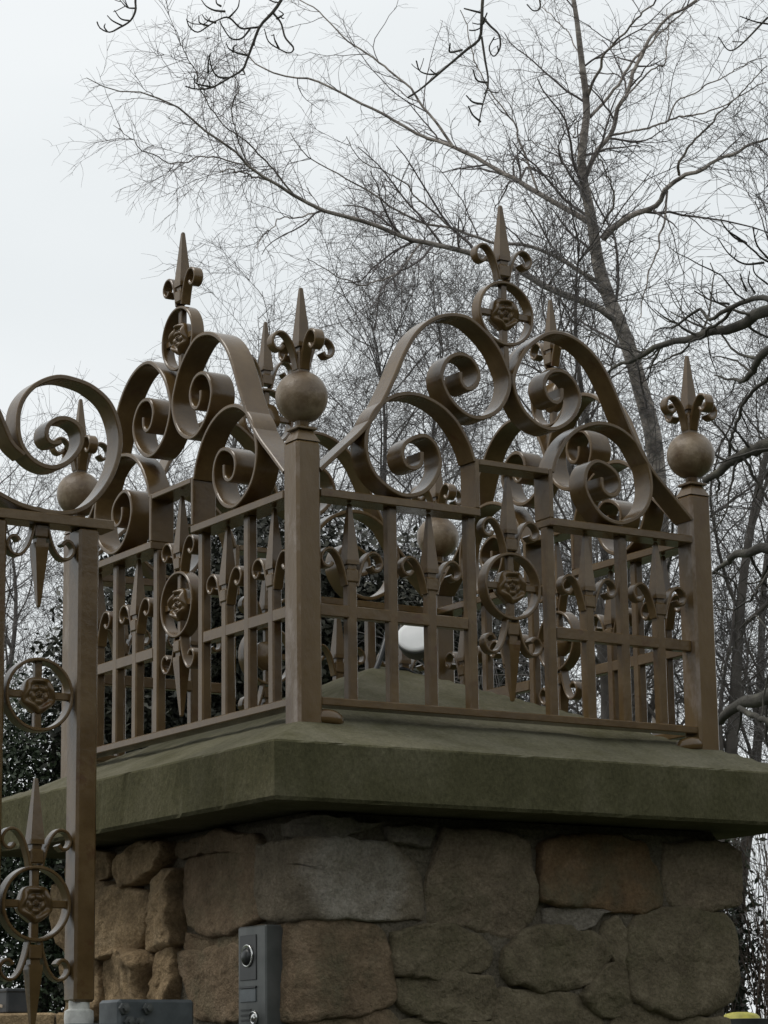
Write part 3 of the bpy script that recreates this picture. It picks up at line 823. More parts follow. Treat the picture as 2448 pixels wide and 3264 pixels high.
def put(name, data, parent, loc=(0, 0, 0), rot=(0, 0, 0), scale=(1, 1, 1)):
    o = bpy.data.objects.new(name, data)
    COL.objects.link(o)
    o.parent = parent
    o.location = loc
    o.rotation_euler = rot
    o.scale = scale
    return o


def add_fleur(parent, x, z, up=True, spike=True, y=0.0):
    """Spike with its two side scrolls, upright or hanging."""
    r = 0 if up else math.pi
    put("spike", spike_mesh(), parent, (x, y, z), (0, r, 0))
    put("fleur_scroll", fleur_scroll_mesh(), parent, (x, y, z), (0, r, 0))
    put("fleur_scroll", fleur_scroll_mesh(), parent, (x, y, z), (0, r, math.pi))


S_SCROLL = [(-.662, .712), (-.593, .78), (-.528, .844), (-.479, .911), (-.434, .998), (-.394, 1.089), (-.354, 1.157), (-.298, 1.204),
            (-.236, 1.228), (-.173, 1.228), (-.117, 1.197), (-.072, 1.155), (-.045, 1.109), (-.029, 1.063), (-.039, 1.013),
            (-.072, .964), (-.124, .934), (-.175, .932), (-.225, .959), (-.258, .998), (-.271, 1.044), (-.25, 1.09),
            (-.21, 1.113), (-.165, 1.105), (-.14, 1.067), (-.152, 1.026), (-.182, 1.012), (-.203, 1.03), (-.205, 1.06)]
S_SCROLL = [(x + (.022 if i else 0) * min(1, i / 6), z) for i, (x, z) in enumerate(S_SCROLL)]
C_SCROLL = [(-.140, .800), (-.16, .851), (-.2, .909), (-.255, .950), (-.325, .971), (-.392, .965), (-.452, .933), (-.491, .886),
            (-.51, .818), (-.503, .758), (-.472, .711), (-.418, .679), (-.372, .671), (-.322, .686), (-.283, .723), (-.26, .773),
            (-.27, .824), (-.302, .851), (-.341, .846), (-.38, .82), (-.389, .786), (-.376, .759), (-.348, .753), (-.325, .77),
            (-.322, .804)]
BARS = [(.547, 's'), (.411, 'f'), (.280, 's'), (.141, 'f')]


def build_panel(root):
    m = MB()
    e = .661
    m.box(-e, e, -.030, .030, .056, .078)                                   # bottom rail
    for s in (-1, 1):
        m.box(s * e, s * .157, -.0150, .0150, .307, .341)                   # middle rails
        m.box(s * e, s * .1245, -.040, .040, .637, .661)                    # top rails
        m.box(s * .1395, s * .1245, -.0395, .0395, .6605, .8075)            # risers of the step
    m.box(-.1244, .1244, -.0395, .0395, .7895, .8075)                       # bridge of the step
    p = m.build("panel_frame", IRON, root)
    for s in (-1, 1):
        for x, k in BARS:
            b = MB()
            w = .0155
            top = .640 if k == 'f' else .412
            b.box(s * x - w, s * x + w, -w, w, .072, top, .0045)
            b.build("bar", IRON, p)
            if k == 's':
                add_fleur(p, s * x, .460)
        sm = MB()
        ribbon(sm, S_SCROLL, 120, .080, .0125, mirror=s > 0)
        sm.build("s_scroll", IRON, p, smooth=False)
        cm = MB()
        ribbon(cm, C_SCROLL, 110, .0785, .0125, mirror=s > 0)
        cm.build("c_scroll", IRON, p)
    # centre column: fleur, ringed rose, hanging fleur
    put("ring", ring_mesh(), p, (0, 0, .447))
    put("rosette", rosette_mesh(), p, (0, 0, .447))
    add_fleur(p, 0, .604)
    add_fleur(p, 0, .288, up=False)
    # crest: ringed rose and spire where the two big scrolls meet
    put("ring", ring_mesh(), p, (0, 0, 1.270))
    put("rosette", rosette_mesh(), p, (0, 0, 1.270))
    add_fleur(p, 0, 1.436)
    t = MB()
    t.box(-.009, .009, -.016, .016, 1.10, 1.178)
    t.build("crest_tie", IRON, p)
    return p


def clone_tree(o, parent):
    c = o.copy()
    COL.objects.link(c)
    c.parent = parent
    for ch in o.children:
        clone_tree(ch, c)
    return c


crown = thing("iron_railing", "brown painted wrought iron crown of scrolled panels standing on the coping", "railing", (0, 0, BASE))
pan = build_panel(crown)
pan.location = (0, -.7, 0)
for (x, y), a in (((-.7, 0), -90), ((.7, 0), 90), ((0, .7), 180)):
    c = clone_tree(pan, crown)
    c.location = (x, y, 0)
    c.rotation_euler = (0, 0, math.radians(a))


def build_posts():
    m = MB()
    m.box(-.039, .039, -.039, .039, -.035, .793, .008)
    m.frustum(0, 0, .7925, .826, .0375, .021)
    m.box(-.032, .032, -.032, .032, .826, .834, .002)
    m.frustum(0, 0, .8335, .857, .017, .02, 12)
    post_m = None
    ball = MB()
    prof = [(.074 * math.sin(t), .924 - .074 * math.cos(t)) for t in np.linspace(.12, math.pi - .12, 28)]
    ball.lathe(prof, 40)
    neck = MB()
    neck.box(-.0185, .0185, -.0185, .0185, .990, 1.03, .003)
    lug = MB()
    lug.lathe([(.004, -.012), (.026, -.010), (.032, -.003), (.030, .006), (.022, .012), (.004, .015)], 20)
    first = None
    for k, (x, y, sx) in enumerate(((-.7, -.7, 1), (.7, -.7, -1), (.7, .7, -1), (-.7, .7, 1))):
        if first is None:
            p = m.build("corner_post", "iron_paint_worn", crown)
            b = ball.build("ball", "ball_paint", p, smooth=True)
            nk = neck.build("neck", IRON, p)
            lg = lug.build("foot_lug", IRON, p, smooth=True)
            first = (p, b, nk, lg)
        else:
            p = share("corner_post", first[0], crown)
            share("ball", first[1], p, rot=(0, 0, k * 1.3))
            share("neck", first[2], p)
            lg = share("foot_lug", first[3], p)
        p.location = (x, y, 0)
        lg.location = (sx * .066, -.016 * (1 if y < 0 else -1), .018)
        lg.rotation_euler = (-.25 * (1 if y < 0 else -1), sx * .12, 0)
        lg.scale = (1.5, 1.1, 1.7)
        put("spike", spike_mesh(), p, (0, 0, 1.068))
        for q in range(4):
            put("fleur_scroll", fleur_scroll_mesh(), p, (0, 0, 1.062), (0, 0, q * math.pi / 2))


build_posts()

# ------------------------------------------------------------------ floodlight on the coping's apex
def build_floodlight():
    o = thing("floodlight", "small floodlight with round white face on the coping inside the iron crown", "light",
              (.11, -.055, BASE + .255))
    h = MB()
    h.lathe([(.016, -.075), (.034, -.070), (.049, -.048), (.0605, -.012), (.063, .0), (.061, .003)], 36)
    head = h.build("lamp_body", "lamp_grey", o, smooth=True)
    fm = MB()
    fm.lathe([(.0585, .0), (.060, .004), (.058, .007), (.045, .008), (.02, .0085), (.002, .009)], 36)
    face = fm.build("lamp_face", "lamp_white", head, smooth=True)
    d = Vector((-.52, -.70, .50)).normalized()
    head.rotation_euler = d.to_track_quat('Z', 'Y').to_euler()
    head.location = (-.022, -.016, .146)
    br = MB()
    ribbon(br, [(-.05, .0), (-.02, .012), (.03, .045), (.045, .10)], 16, .028, .006)
    br.build("bracket", "dark_plastic", o)
    c = MB()
    tube(c, smooth_line([(.0, .01, .03), (-.07, .0, .045), (-.15, -.02, .005), (-.22, -.03, -.03)], 20), .0075, 8)
    c.build("cable", "dark_plastic", o, smooth=True)
    c = MB()
    tube(c, smooth_line([(-.215, -.03, -.03), (-.15, .0, .06), (-.10, .03, .15), (-.085, .05, .16), (-.06, .06, .10), (-.03, .05, .02)], 24), .009, 8)
    c.build("cable", "dark_plastic", o, smooth=True)


def tube(mb, P, r, n=8):
    P = np.array(P, float)
    T = np.gradient(P, axis=0)
    T /= np.linalg.norm(T, axis=1)[:, None]
    ref = np.array([0.13, .21, 1.0]) if abs(T[:, 2]).mean() < .8 else np.array([1.0, .1, 0])
    A = np.cross(T, ref)
    A /= np.linalg.norm(A, axis=1)[:, None]
    Bv = np.cross(T, A)
    rr = np.broadcast_to(np.asarray(r, float), (len(P),))
    v, f = [], []
    for i in range(len(P)):
        for k in range(n):
            a = 2 * math.pi * k / n
            v.append(P[i] + rr[i] * (A[i] * math.cos(a) + Bv[i] * math.sin(a)))
    for i in range(len(P) - 1):
        for k in range(n):
            l = (k + 1) % n
            f.append((i * n + k, i * n + l, (i + 1) * n + l, (i + 1) * n + k))
    f.append(tuple(range(n))[::-1])
    f.append(tuple(range((len(P) - 1) * n, len(P) * n)))
    return mb.add(v, f)


build_floodlight()

# ------------------------------------------------------------------ intercom on the pillar's side
def build_intercom():
    xw, xf = X0 - .025, X0 - .085
    y0, y1, z0, z1 = -.634, -.484, 1.615, 2.017
    o = thing("intercom", "grey metal door entry intercom with camera lens and call button on the pillar", "intercom",
              (xw, (y0 + y1) / 2, z0))

    def L(mb):
        mb.v = [(x - xw, y - (y0 + y1) / 2, z - z0) for x, y, z in mb.v]
        return mb
    m = MB()
    m.box(xf, X0 + .01, y0, y1, z0, z1, .004)
    L(m).build("housing", "intercom_metal", o)
    m = MB()
    m.box(xf - .0025, xf + .002, y0 + .048, y1 - .014, 1.873, 1.993, .001)
    w = L(m).build("lens_window", "dark_plastic", o)

    def disc(prof, y, z, nm, mat, par):
        mb = MB()
        mb.lathe(prof, 28)
        mb.v = [(xf - q[2], y + q[0], z + q[1]) for q in mb.v]
        mb.f = [t[::-1] for t in mb.f]
        return L(mb).build(nm, mat, par, smooth=True)
    yc = (y0 + .048 + y1 - .014) / 2
    disc([(.031, .002), (.031, .006), (.028, .008), (.026, .005), (.001, .005)], yc, 1.938, "lens_bezel", "chrome", w)
    disc([(.025, .004), (.022, .011), (.014, .016), (.002, .018)], yc, 1.935, "lens", "dark_plastic", w)
    m = MB()
    m.box(xf - .003, xf + .002, y0 + .050, y1 - .016, 1.815, 1.850, .001)
    L(m).build("name_plate", "galvanised", o)
    m = MB()
    m.box(xf - .0045, xf + .002, y0 + .048, y1 - .014, 1.851, 1.857, .001)
    L(m).build("plate_shadow_bar", "dark_plastic", o)
    for i in range(8):
        m = MB()
        m.box(xf - .0018, xf + .002, y1 - .072, y1 - .016, 1.797 - i * .0135 - .005, 1.797 - i * .0135, .0005)
        L(m).build("speaker_slot", "dark_plastic", o)
    disc([(.019, .001), (.019, .006), (.016, .009), (.013, .006), (.011, .005), (.009, .009), (.001, .0105)], y0 + .058, 1.772,
         "call_button", "chrome", o)


build_intercom()

# ------------------------------------------------------------------ iron gate
def build_gate():
    gy = -.40
    zb = BASE
    o = thing("iron_gate", "brown wrought iron gate leaf with scrolled top hung beside the stone pillar", "gate", (-1.222, gy, 0))

    def rel(mb, zoff=zb):
        mb.v = [(x + 1.2, y, z + zoff) for x, y, z in mb.v]
        return mb
    # stiles: hinge stile, first inner stile, then plain ones across the leaf
    for x0, x1 in ((-1.229, -1.168), (-1.505, -1.444), (-2.05, -1.99), (-2.62, -2.56)):
        m = MB()
        m.box(x0, x1, -.035, .035, -.733 if x0 > -1.3 else -2.40, .546, .007)
        rel(m).build("stile", IRON, o)
    m = MB()
    m.box(-2.62, -1.126, -.040, .040, .5455, .573, .002)
    tr = rel(m).build("top_rail", IRON, o)
    m = MB()
    m.box(-2.62, -1.168, -.033, .033, -2.44, -2.40, .002)
    rel(m).build("bottom_rail", IRON, o)
    m = MB()
    m.box(-1.229, -1.168, -.0345, .0345, -2.40, -.95, .003)
    rel(m).build("stile", IRON, o)
    m = MB()
    ribbon(m, [(x + .022, z) for x, z in GATE_SCROLL], 130, .075, .0135)
    rel(m).build("crest_scroll", IRON, o)
    m = MB()
    ribbon(m, [(x + .022, z) for x, z in GATE_TAIL], 60, .075, .0135)
    rel(m).build("crest_scroll", IRON, o)
    xc = -1.334
    for x in (xc,):
        for zr in (.078, -.478):
            put("ring", ring_mesh(), o, (x + 1.2, 0, zb + zr))
            put("rosette", rosette_mesh(), o, (x + 1.2, 0, zb + zr))
    add_fleur(o, xc + 1.2, zb + .494, up=False)
    add_fleur(o, xc + 1.2, zb - .321)
    add_fleur(o, xc + 1.2, zb - .637, up=False)
    for i in range(3):
        for x in (-1.64 - i * .12, -2.18 - i * .12):
            m = MB()
            m.box(x - .0155, x + .0155, -.0155, .0155, -2.402, .548)
            rel(m).build("bar", IRON, o)


build_gate()


def build_hinge():
    o = thing("hinge_bracket", "galvanised steel hinge bracket with bolts carrying the gate from the pillar", "hinge", (X0, -.4, 1.70))

    def rel(mb):
        mb.v = [(x - X0, y + .4, z - 1.70) for x, y, z in mb.v]
        return mb
    m = MB()
    m.box(-1.135, -.905, -.46, -.34, 1.64, 1.824, .008)
    m.box(-.9045, X0 + .01, -.44, -.36, 1.60, 1.70, .004)
    rel(m).build("bracket_box", "galvanised", o)
    m = MB()
    m.box(-1.285, -1.1345, -.475, -.325, 1.735, 1.760, .004)
    rel(m).build("bearing_plate", "galvanised", o)
    m = MB()
    m.lathe([(.038, 1.7595), (.040, 1.775), (.038, 1.795), (.028, 1.800), (.028, 1.822), (.001, 1.822)], 24, -1.2205, -.4)
    rel(m).build("pivot", "grease_white", o, smooth=False)
    for x, z in ((-1.12, 1.80), (-1.105, 1.765), (-1.05, 1.80), (-1.075, 1.762)):
        m = MB()
        m.lathe([(.016, 0), (.016, .011), (.009, .0115), (.009, .022), (.001, .023)], 6)
        m.v = [(x + a, -.4605 - c, z + b) for a, b, c in m.v]
        m.f = [q[::-1] for q in m.f]
        rel(m).build("bolt", "intercom_metal", o)


build_hinge()

# ------------------------------------------------------------------ trees
def tubes(P, R, sides):
    """P (N,K,3), R (N,K) -> verts, quads."""
    N, K, _ = P.shape
    T = np.gradient(P, axis=1)
    T /= np.linalg.norm(T, axis=2, keepdims=True) + 1e-9
    m = T.mean(1)
    ref = np.where((np.abs(m[:, 2]) > .8)[:, None], np.array([[1., .2, 0]]), np.array([[.1, .2, 1.]]))[:, None, :]
    A = np.cross(T, np.broadcast_to(ref, T.shape))
    A /= np.linalg.norm(A, axis=2, keepdims=True) + 1e-9
    Bv = np.cross(T, A)
    a = np.arange(sides) * 2 * np.pi / sides
    V = P[:, :, None, :] + R[:, :, None, None] * (A[:, :, None, :] * np.cos(a)[None, None, :, None] +
                                                   Bv[:, :, None, :] * np.sin(a)[None, None, :, None])
    base = (np.arange(N) * K * sides)[:, None, None]
    i = np.arange(K - 1)[None, :, None] * sides
    k = np.arange(sides)[None, None, :]
    l = (k + 1) % sides
    F = np.stack(np.broadcast_arrays(base + i + k, base + i + l, base + i + sides + l, base + i + sides + k), -1).reshape(-1, 4)
    return V.reshape(-1, 3), F


def spawn(P, R, rng, per_m, t0, ang, length, K, wig, bias, ratio, rmin, rmax=1, taper=.35, side_bias=None):
    """Children along parents; length = (lo, hi) metres, bias = pull added to each step."""
    N, Kp, _ = P.shape
    Lp = np.linalg.norm(np.diff(P, axis=1), axis=2).sum(1)
    cnt = rng.poisson(np.maximum(per_m * Lp * (1 - t0), 0.0))
    idx = np.repeat(np.arange(N), cnt)
    M = len(idx)
    if M == 0:
        return np.zeros((0, K, 3)), np.zeros((0, K))
    t = t0 + (1 - t0) * rng.random(M)
    u = t * (Kp - 1)
    i0 = np.minimum(u.astype(int), Kp - 2)
    fr = (u - i0)[:, None]
    p = P[idx, i0] * (1 - fr) + P[idx, i0 + 1] * fr
    tan = P[idx, i0 + 1] - P[idx, i0]
    tan /= np.linalg.norm(tan, axis=1, keepdims=True) + 1e-9
    r0 = R[idx, i0] * (1 - fr[:, 0]) + R[idx, i0 + 1] * fr[:, 0]
    q = rng.normal(size=(M, 3))
    q -= (q * tan).sum(1, keepdims=True) * tan
    q /= np.linalg.norm(q, axis=1, keepdims=True) + 1e-9
    a = np.radians(rng.uniform(ang[0], ang[1], M))[:, None]
    d = np.cos(a) * tan + np.sin(a) * q
    L = rng.uniform(length[0], length[1], M) * (1.15 - .75 * t)
    out = np.zeros((M, K, 3))
    out[:, 0] = p
    b = np.array(bias)
    for k in range(1, K):
        d = d + rng.normal(size=(M, 3)) * wig + b * (.4 + .6 * k / K)
        d /= np.linalg.norm(d, axis=1, keepdims=True)
        out[:, k] = out[:, k - 1] + d * (L / (K - 1))[:, None]
    r = np.clip(r0 * ratio, rmin, rmax)
    rad = r[:, None] * np.linspace(1, taper, K)[None, :]
    return out, rad


def resample(pts, K):
    q = smooth_line(np.array(pts), K)
    return q[:, :3], np.maximum(q[:, 3], .002)


def joined(name, groups, mat, parent, smooth=False):
    vs, fs, n = [], [], 0
    for P, R, s in groups:
        if len(P) == 0:
            continue
        v, f = tubes(P, R, s)
        vs.append(v)
        fs.append(f + n)
        n += len(v)
    return link_mesh(name, np.vstack(vs), np.vstack(fs), mat, parent, smooth)


def local(groups, o):
    off = np.array(o.location)
    return [(P - off, R, s) for P, R, s in groups]


def roughen(P, R, rng, amp):
    w = rng.normal(size=P.shape) * amp
    w = (np.roll(w, 1, 0) + w + np.roll(w, -1, 0)) * .8
    return P + w * np.minimum(1, np.linspace(0, 3, len(P)))[:, None]


def build_birch():
    rng = np.random.default_rng(21)
    tr = BIRCH[0][1]
    x, y, z, _ = tr[0]
    o = thing("birch_tree", "tall bare silver birch with pale trunk and drooping fine twigs behind the crown", "tree", (x, y, 0.6))
    P, R = resample([(x, y, .6, tr[0][3] * 1.25)] + tr, 60)
    joined("trunk", local([(P[None], R[None], 12)], o), "birch_bark", o, True)
    limbs = []
    for n, pts in BIRCH[1:]:
        Q, S = resample(pts, 36)
        S = S * .84
        Q = roughen(Q, S, rng, .008)
        limbs.append((Q, S))
        joined("limb", local([(Q[None], S[None], 7)], o), "birch_bark", o, True)
    LP = np.array([q for q, s in limbs])
    LR = np.array([s for q, s in limbs])
    TP, TR = P[None, 24:], R[None, 24:]
    b1p, b1r = spawn(LP, LR, rng, 3.8, .16, (25, 60), (.35, 1.5), 11, .15, (0, 0, .0), .55, .0035, .016)
    b1t, b1tr = spawn(TP, TR, rng, 3.2, .08, (30, 60), (.6, 2.0), 11, .13, (0, 0, .02), .35, .004, .018)
    B1p, B1r = np.vstack([b1p, b1t]), np.vstack([b1r, b1tr])
    b2p, b2r = spawn(np.vstack([B1p]), B1r, rng, 10.0, .12, (20, 65), (.2, .8), 7, .19, (0, 0, -.08), .6, .0024, .007)
    b2b, b2br = spawn(LP, LR, rng, 6.0, .12, (30, 80), (.2, .8), 7, .18, (0, 0, -.06), .3, .0024, .006)
    B2p, B2r = np.vstack([b2p, b2b]), np.vstack([b2r, b2br])
    b3p, b3r = spawn(B2p, B2r, rng, 9.5, .15, (20, 65), (.1, .42), 5, .22, (0, 0, -.14), .65, .0016, .003, .6)
    joined("crown", local([(B1p, B1r, 5), (B2p, B2r, 3), (b3p, b3r, 3)], o), "birch_twig", o)


build_birch()


def build_ash():
    rng = np.random.default_rng(8)
    tr = ASH[0][1]
    x, y, z, r = tr[0]
    o = thing("ash_tree", "large bare dark-barked tree with long limbs and upturned twig tips hanging over the crown", "tree", (x, y, .3))
    P, R = resample([(x, y, .3, r * 1.1)] + tr, 50)
    joined("trunk", local([(P[None], R[None], 14)], o), "ash_bark", o, True)
    L, Lr, tw = [], [], []
    for n, pts in ASH[1:]:
        Q, S = resample(pts, 30)
        if n == 'limb':
            Q = roughen(Q, S, rng, .006)
            S = S * .85
            joined("limb", local([(Q[None], S[None], 8)], o), "ash_bark", o, True)
            L.append(Q)
            Lr.append(S)
        else:
            tw.append((Q, S))
    L, Lr = np.array(L), np.array(Lr)
    TP, TR = np.array([q for q, s in tw]), np.array([s for q, s in tw])
    b1, r1 = spawn(L[:-1], Lr[:-1], rng, 4.2, .30, (30, 70), (.25, 1.0), 9, .16, (0, 0, .05), .5, .003, .010)
    b2, r2 = spawn(b1, r1, rng, 5.5, .2, (30, 70), (.12, .5), 7, .16, (0, 0, .07), .6, .0022, .004, .7)
    b3, r3 = spawn(TP, TR, rng, 5.0, .25, (40, 80), (.03, .10), 5, .10, (0, 0, .25), .8, .0022, .004, .8)
    joined("crown", local([(TP, TR, 6), (b1, r1, 4), (b2, r2, 3), (b3, r3, 4)], o), "ash_bark", o)


build_ash()


def wood_tree(name, label, base, height, spread, seed, dens=1.0, mat="wood_bark", tmat="wood_twig", first=.25, lean=(0, 0), group=None):
    rng = np.random.default_rng(seed)
    x, y, z = base
    o = thing(name, label, "tree", base, group)
    K = 30
    t = np.linspace(0, 1, K)
    k1, k2, k3 = rng.uniform(0, 6.28, 3)
    P = np.stack([x + lean[0] * t + .45 * np.sin(3.1 * t + k1) + .16 * np.sin(9 * t + k2), y + lean[1] * t + .3 * np.sin(3.7 * t + k3),
                  z + height * .92 * t], 1)
    R = .0105 * height * (1 - t) ** .9 + .003
    joined("trunk", local([(P[None], R[None], 9)], o), mat, o, True)
    l1, lr1 = spawn(P[None], R[None], rng, 3.6, first, (25, 58), (spread * .75, spread * 1.6), 14, .09, (0, 0, .05), .45, .010, .045)
    l2, lr2 = spawn(l1, lr1, rng, 2.4 * dens, .15, (25, 60), (.8, 2.4), 9, .12, (0, 0, .03), .55, .005, .016)
    l3, lr3 = spawn(l2, lr2, rng, 6.2 * dens, .12, (25, 70), (.4, 1.3), 6, .21, (0, 0, .01), .55, .0032, .007)
    l4, lr4 = spawn(l3, lr3, rng, 6.6 * dens, .12, (25, 70), (.2, .7), 3, .25, (0, 0, -.02), .6, .0025, .004, .6)
    joined("limbs", local([(l1, lr1, 6), (l2, lr2, 4)], o), mat, o)
    joined("crown", local([(l3, lr3, 3), (l4, lr4, 3)], o), tmat, o)


GW = "bare trees of the wood behind the pillar"
for lab, px_, py_, hh, sp, sd, dn in (
        ("slender bare tree above the evergreens past the gate scroll", 9.1, 23.6, 8.2, 2.2, 31, 1.2),
        ("bushy bare tree rising behind the side panel of the crown", 10.9, 21.8, 7.6, 2.2, 32, 1.2),
        ("bare twiggy tree standing behind the front ball finial of the crown", 11.7, 20.6, 9.4, 2.3, 33, 1.4),
        ("tall bare tree showing through the big scrolls of the front panel", 12.9, 20.6, 10.0, 2.4, 34, 1.4),
        ("bare tree with many fine twigs below the birch's long low limb", 14.0, 19.4, 9.6, 2.3, 35, 1.1),
        ("bare tree partly hidden by the birch trunk", 15.6, 18.6, 9.4, 2.4, 36, 1.4),
        ("bare tree seen past the ball finial beside the birch trunk", 17.0, 17.4, 9.2, 2.4, 37, 1.3),
        ("low bare tree beside the coping's far corner", 18.4, 17.2, 7.6, 2.2, 38, .9),
        ("small bare tree between the gate and the side panel", 8.0, 20.6, 6.6, 2.0, 39, 1.2),
        ("dense bare tree behind the tall evergreens", 12.4, 23.0, 10.2, 2.4, 40, 1.1),
        ("low dense bare tree between the front ball finial and the tall evergreens", 10.9, 18.4, 7.2, 1.9, 51, 1.5),
        ("low dense bare tree behind the front panel's big scrolls", 12.0, 17.4, 7.2, 1.9, 52, 1.3),
        ("tangled bare tree between the crown and the birch trunk", 8.1, 10.2, 6.8, 1.5, 53, 1.25),
        ("tangled bare tree crossing the lower birch trunk", 9.0, 10.2, 7.4, 1.6, 54, 1.25),
        ("tangled bare tree behind the ball finial nearest the dark tree", 9.6, 9.6, 7.2, 1.5, 55, 1.2),
        ("tangled low bare tree past the crown's far corner post", 10.6, 9.4, 5.6, 1.5, 56, 1.1)):
    wood_tree("woodland_tree", lab, (px_, py_, 1.9), hh, sp, sd, dn, group=GW)


# ------------------------------------------------------------------ evergreens
def leaf_mass(name, label, base, blobs, n, leaf, seed, mat, cat="shrub", group=None, stems=5):
    """Many small folded leaves through the volume of several lumps, on real stems."""
    rng = np.random.default_rng(seed)
    o = thing(name, label, cat, base, group)
    vol = np.array([b[3] * b[4] * b[5] for b in blobs])
    pick = rng.choice(len(blobs), n, p=vol / vol.sum())
    B = np.array(blobs)[pick]
    d = rng.normal(size=(n, 3))
    d /= np.linalg.norm(d, axis=1, keepdims=True)
    rad = rng.random(n) ** .38 * (1 + .18 * np.sin(d[:, 0] * 7 + pick) * np.sin(d[:, 2] * 9 + 2 * pick))
    p = B[:, :3] + d * rad[:, None] * B[:, 3:6]
    # gather leaves in sprays
    cl = p[rng.integers(0, n, n // 14)]
    j = rng.integers(0, len(cl), n)
    p = p * .45 + cl[j] * .0 + p * .55 + rng.normal(size=(n, 3)) * .02
    p2 = cl[j] + rng.normal(size=(n, 3)) * .12
    p = np.where(rng.random((n, 1)) < .7, p2, p)
    nd = rng.normal(size=(n, 3)) + [0, -.3, .8]
    nd /= np.linalg.norm(nd, axis=1, keepdims=True)
    t = rng.normal(size=(n, 3))
    t -= (t * nd).sum(1, keepdims=True) * nd
    t /= np.linalg.norm(t, axis=1, keepdims=True)
    b = np.cross(nd, t)
    s = (leaf * rng.uniform(.6, 1.3, n))[:, None]
    V = np.stack([p - t * s, p + b * s * .42 + nd * s * .12, p + t * s, p - b * s * .42 + nd * s * .12], 1).reshape(-1, 3)
    F = np.arange(n * 4).reshape(n, 4)
    f = link_mesh("foliage", V - np.array(base), F, mat, o)
    f["kind"] = "stuff"
    P = []
    for k in range(stems):
        bl = blobs[k % len(blobs)]
        top = np.array(bl[:3]) + rng.normal(size=3) * np.array(bl[3:6]) * .3
        q = np.array(base) + np.array([rng.normal() * .2, rng.normal() * .2, 0])
        q = np.array([bl[0] * .6 + q[0] * .4, bl[1] * .6 + q[1] * .4, base[2]])
        P.append(smooth_line([q, q * .6 + top * .4 + [0, 0, .2], top], 12))
    P = np.array(P)
    joined("stem", local([(P, np.linspace(.07, .015, 12)[None].repeat(stems, 0), 6)], o), "wood_bark", o)


GE = "evergreens behind the pillar"
leaf_mass("evergreen_shrub", "dark glossy evergreen shrub showing between the gate stiles", (6.6, 17.6, 1.6),
          [(6.0, 18.2, 3.2, 1.0, 1.0, 2.0), (6.7, 17.8, 3.6, .9, .9, 2.0), (7.4, 17.4, 3.4, .9, .9, 2.1), (6.6, 17.6, 5.0, .6, .6, .8)], 52000, .036, 41, "evergreen_leaf", group=GE)
leaf_mass("evergreen_shrub", "tall dark evergreen seen through the side panel of the crown", (8.2, 17.0, 1.7),
          [(7.8, 17.2, 3.8, .9, .9, 2.3), (8.4, 16.8, 4.6, .9, .9, 2.4), (8.2, 16.9, 6.1, 1.0, 1.0, 1.3), (7.6, 17.2, 5.4, .7, .7, 1.0)], 50000, .052, 42, "ivy_leaf", group=GE)
leaf_mass("evergreen_shrub", "tall dark evergreen directly behind the front corner post", (9.3, 16.2, 1.7),
          [(9.0, 16.4, 4.0, .9, .9, 2.4), (9.6, 16.0, 4.6, .9, .9, 2.5), (9.1, 16.3, 6.3, 1.0, 1.0, 1.35), (9.8, 15.9, 6.1, .9, .9, 1.3)], 52000, .052, 43, "ivy_leaf", group=GE)
leaf_mass("evergreen_shrub", "dark evergreen behind the floodlight and the front panel", (10.5, 15.5, 1.7),
          [(10.1, 15.7, 4.0, .8, .8, 2.4), (10.6, 15.3, 4.2, .8, .8, 2.4), (11.1, 15.0, 3.8, .7, .7, 2.1), (10.5, 15.4, 5.9, .95, .95, 1.2)], 50000, .052, 44, "ivy_leaf", group=GE)
leaf_mass("evergreen_shrub", "low dark evergreen behind the far bars of the crown", (12.2, 14.6, 1.8),
          [(11.7, 14.7, 3.2, .8, .8, 1.8), (12.3, 14.4, 3.3, .8, .8, 1.8), (12.9, 14.2, 3.1, .7, .7, 1.7)], 26000, .05, 45, "evergreen_leaf", group=GE)


def build_thicket():
    rng = np.random.default_rng(61)
    o = thing("thicket", "russet thicket of upright bare stems beside the stone pillar", "shrub", (14.2, 13.0, 1.9))
    N = 320
    K = 8
    P = np.zeros((N, K, 3))
    along = rng.uniform(-2.2, 2.4, N)
    P[:, 0] = np.stack([14.2 + along * .84 + rng.normal(size=N) * .3, 13.0 - along * .54 + rng.normal(size=N) * .3, np.full(N, 1.8)], 1)
    d = np.stack([rng.normal(size=N) * .10, rng.normal(size=N) * .10, np.ones(N)], 1)
    L = rng.uniform(1.6, 3.2, N)
    for k in range(1, K):
        d = d + rng.normal(size=(N, 3)) * .07
        d /= np.linalg.norm(d, axis=1, keepdims=True)
        P[:, k] = P[:, k - 1] + d * (L / (K - 1))[:, None]
    R = rng.uniform(.004, .010, N)[:, None] * np.linspace(1, .4, K)[None]
    c, r = spawn(P, R, rng, 6.0, .15, (15, 50), (.2, .9), 6, .12, (0, 0, .05), .6, .0022, .005)
    m = joined("stems", local([(P, R, 4), (c, r, 3)], o), "russet_twig", o)
    m["kind"] = "stuff"


build_thicket()

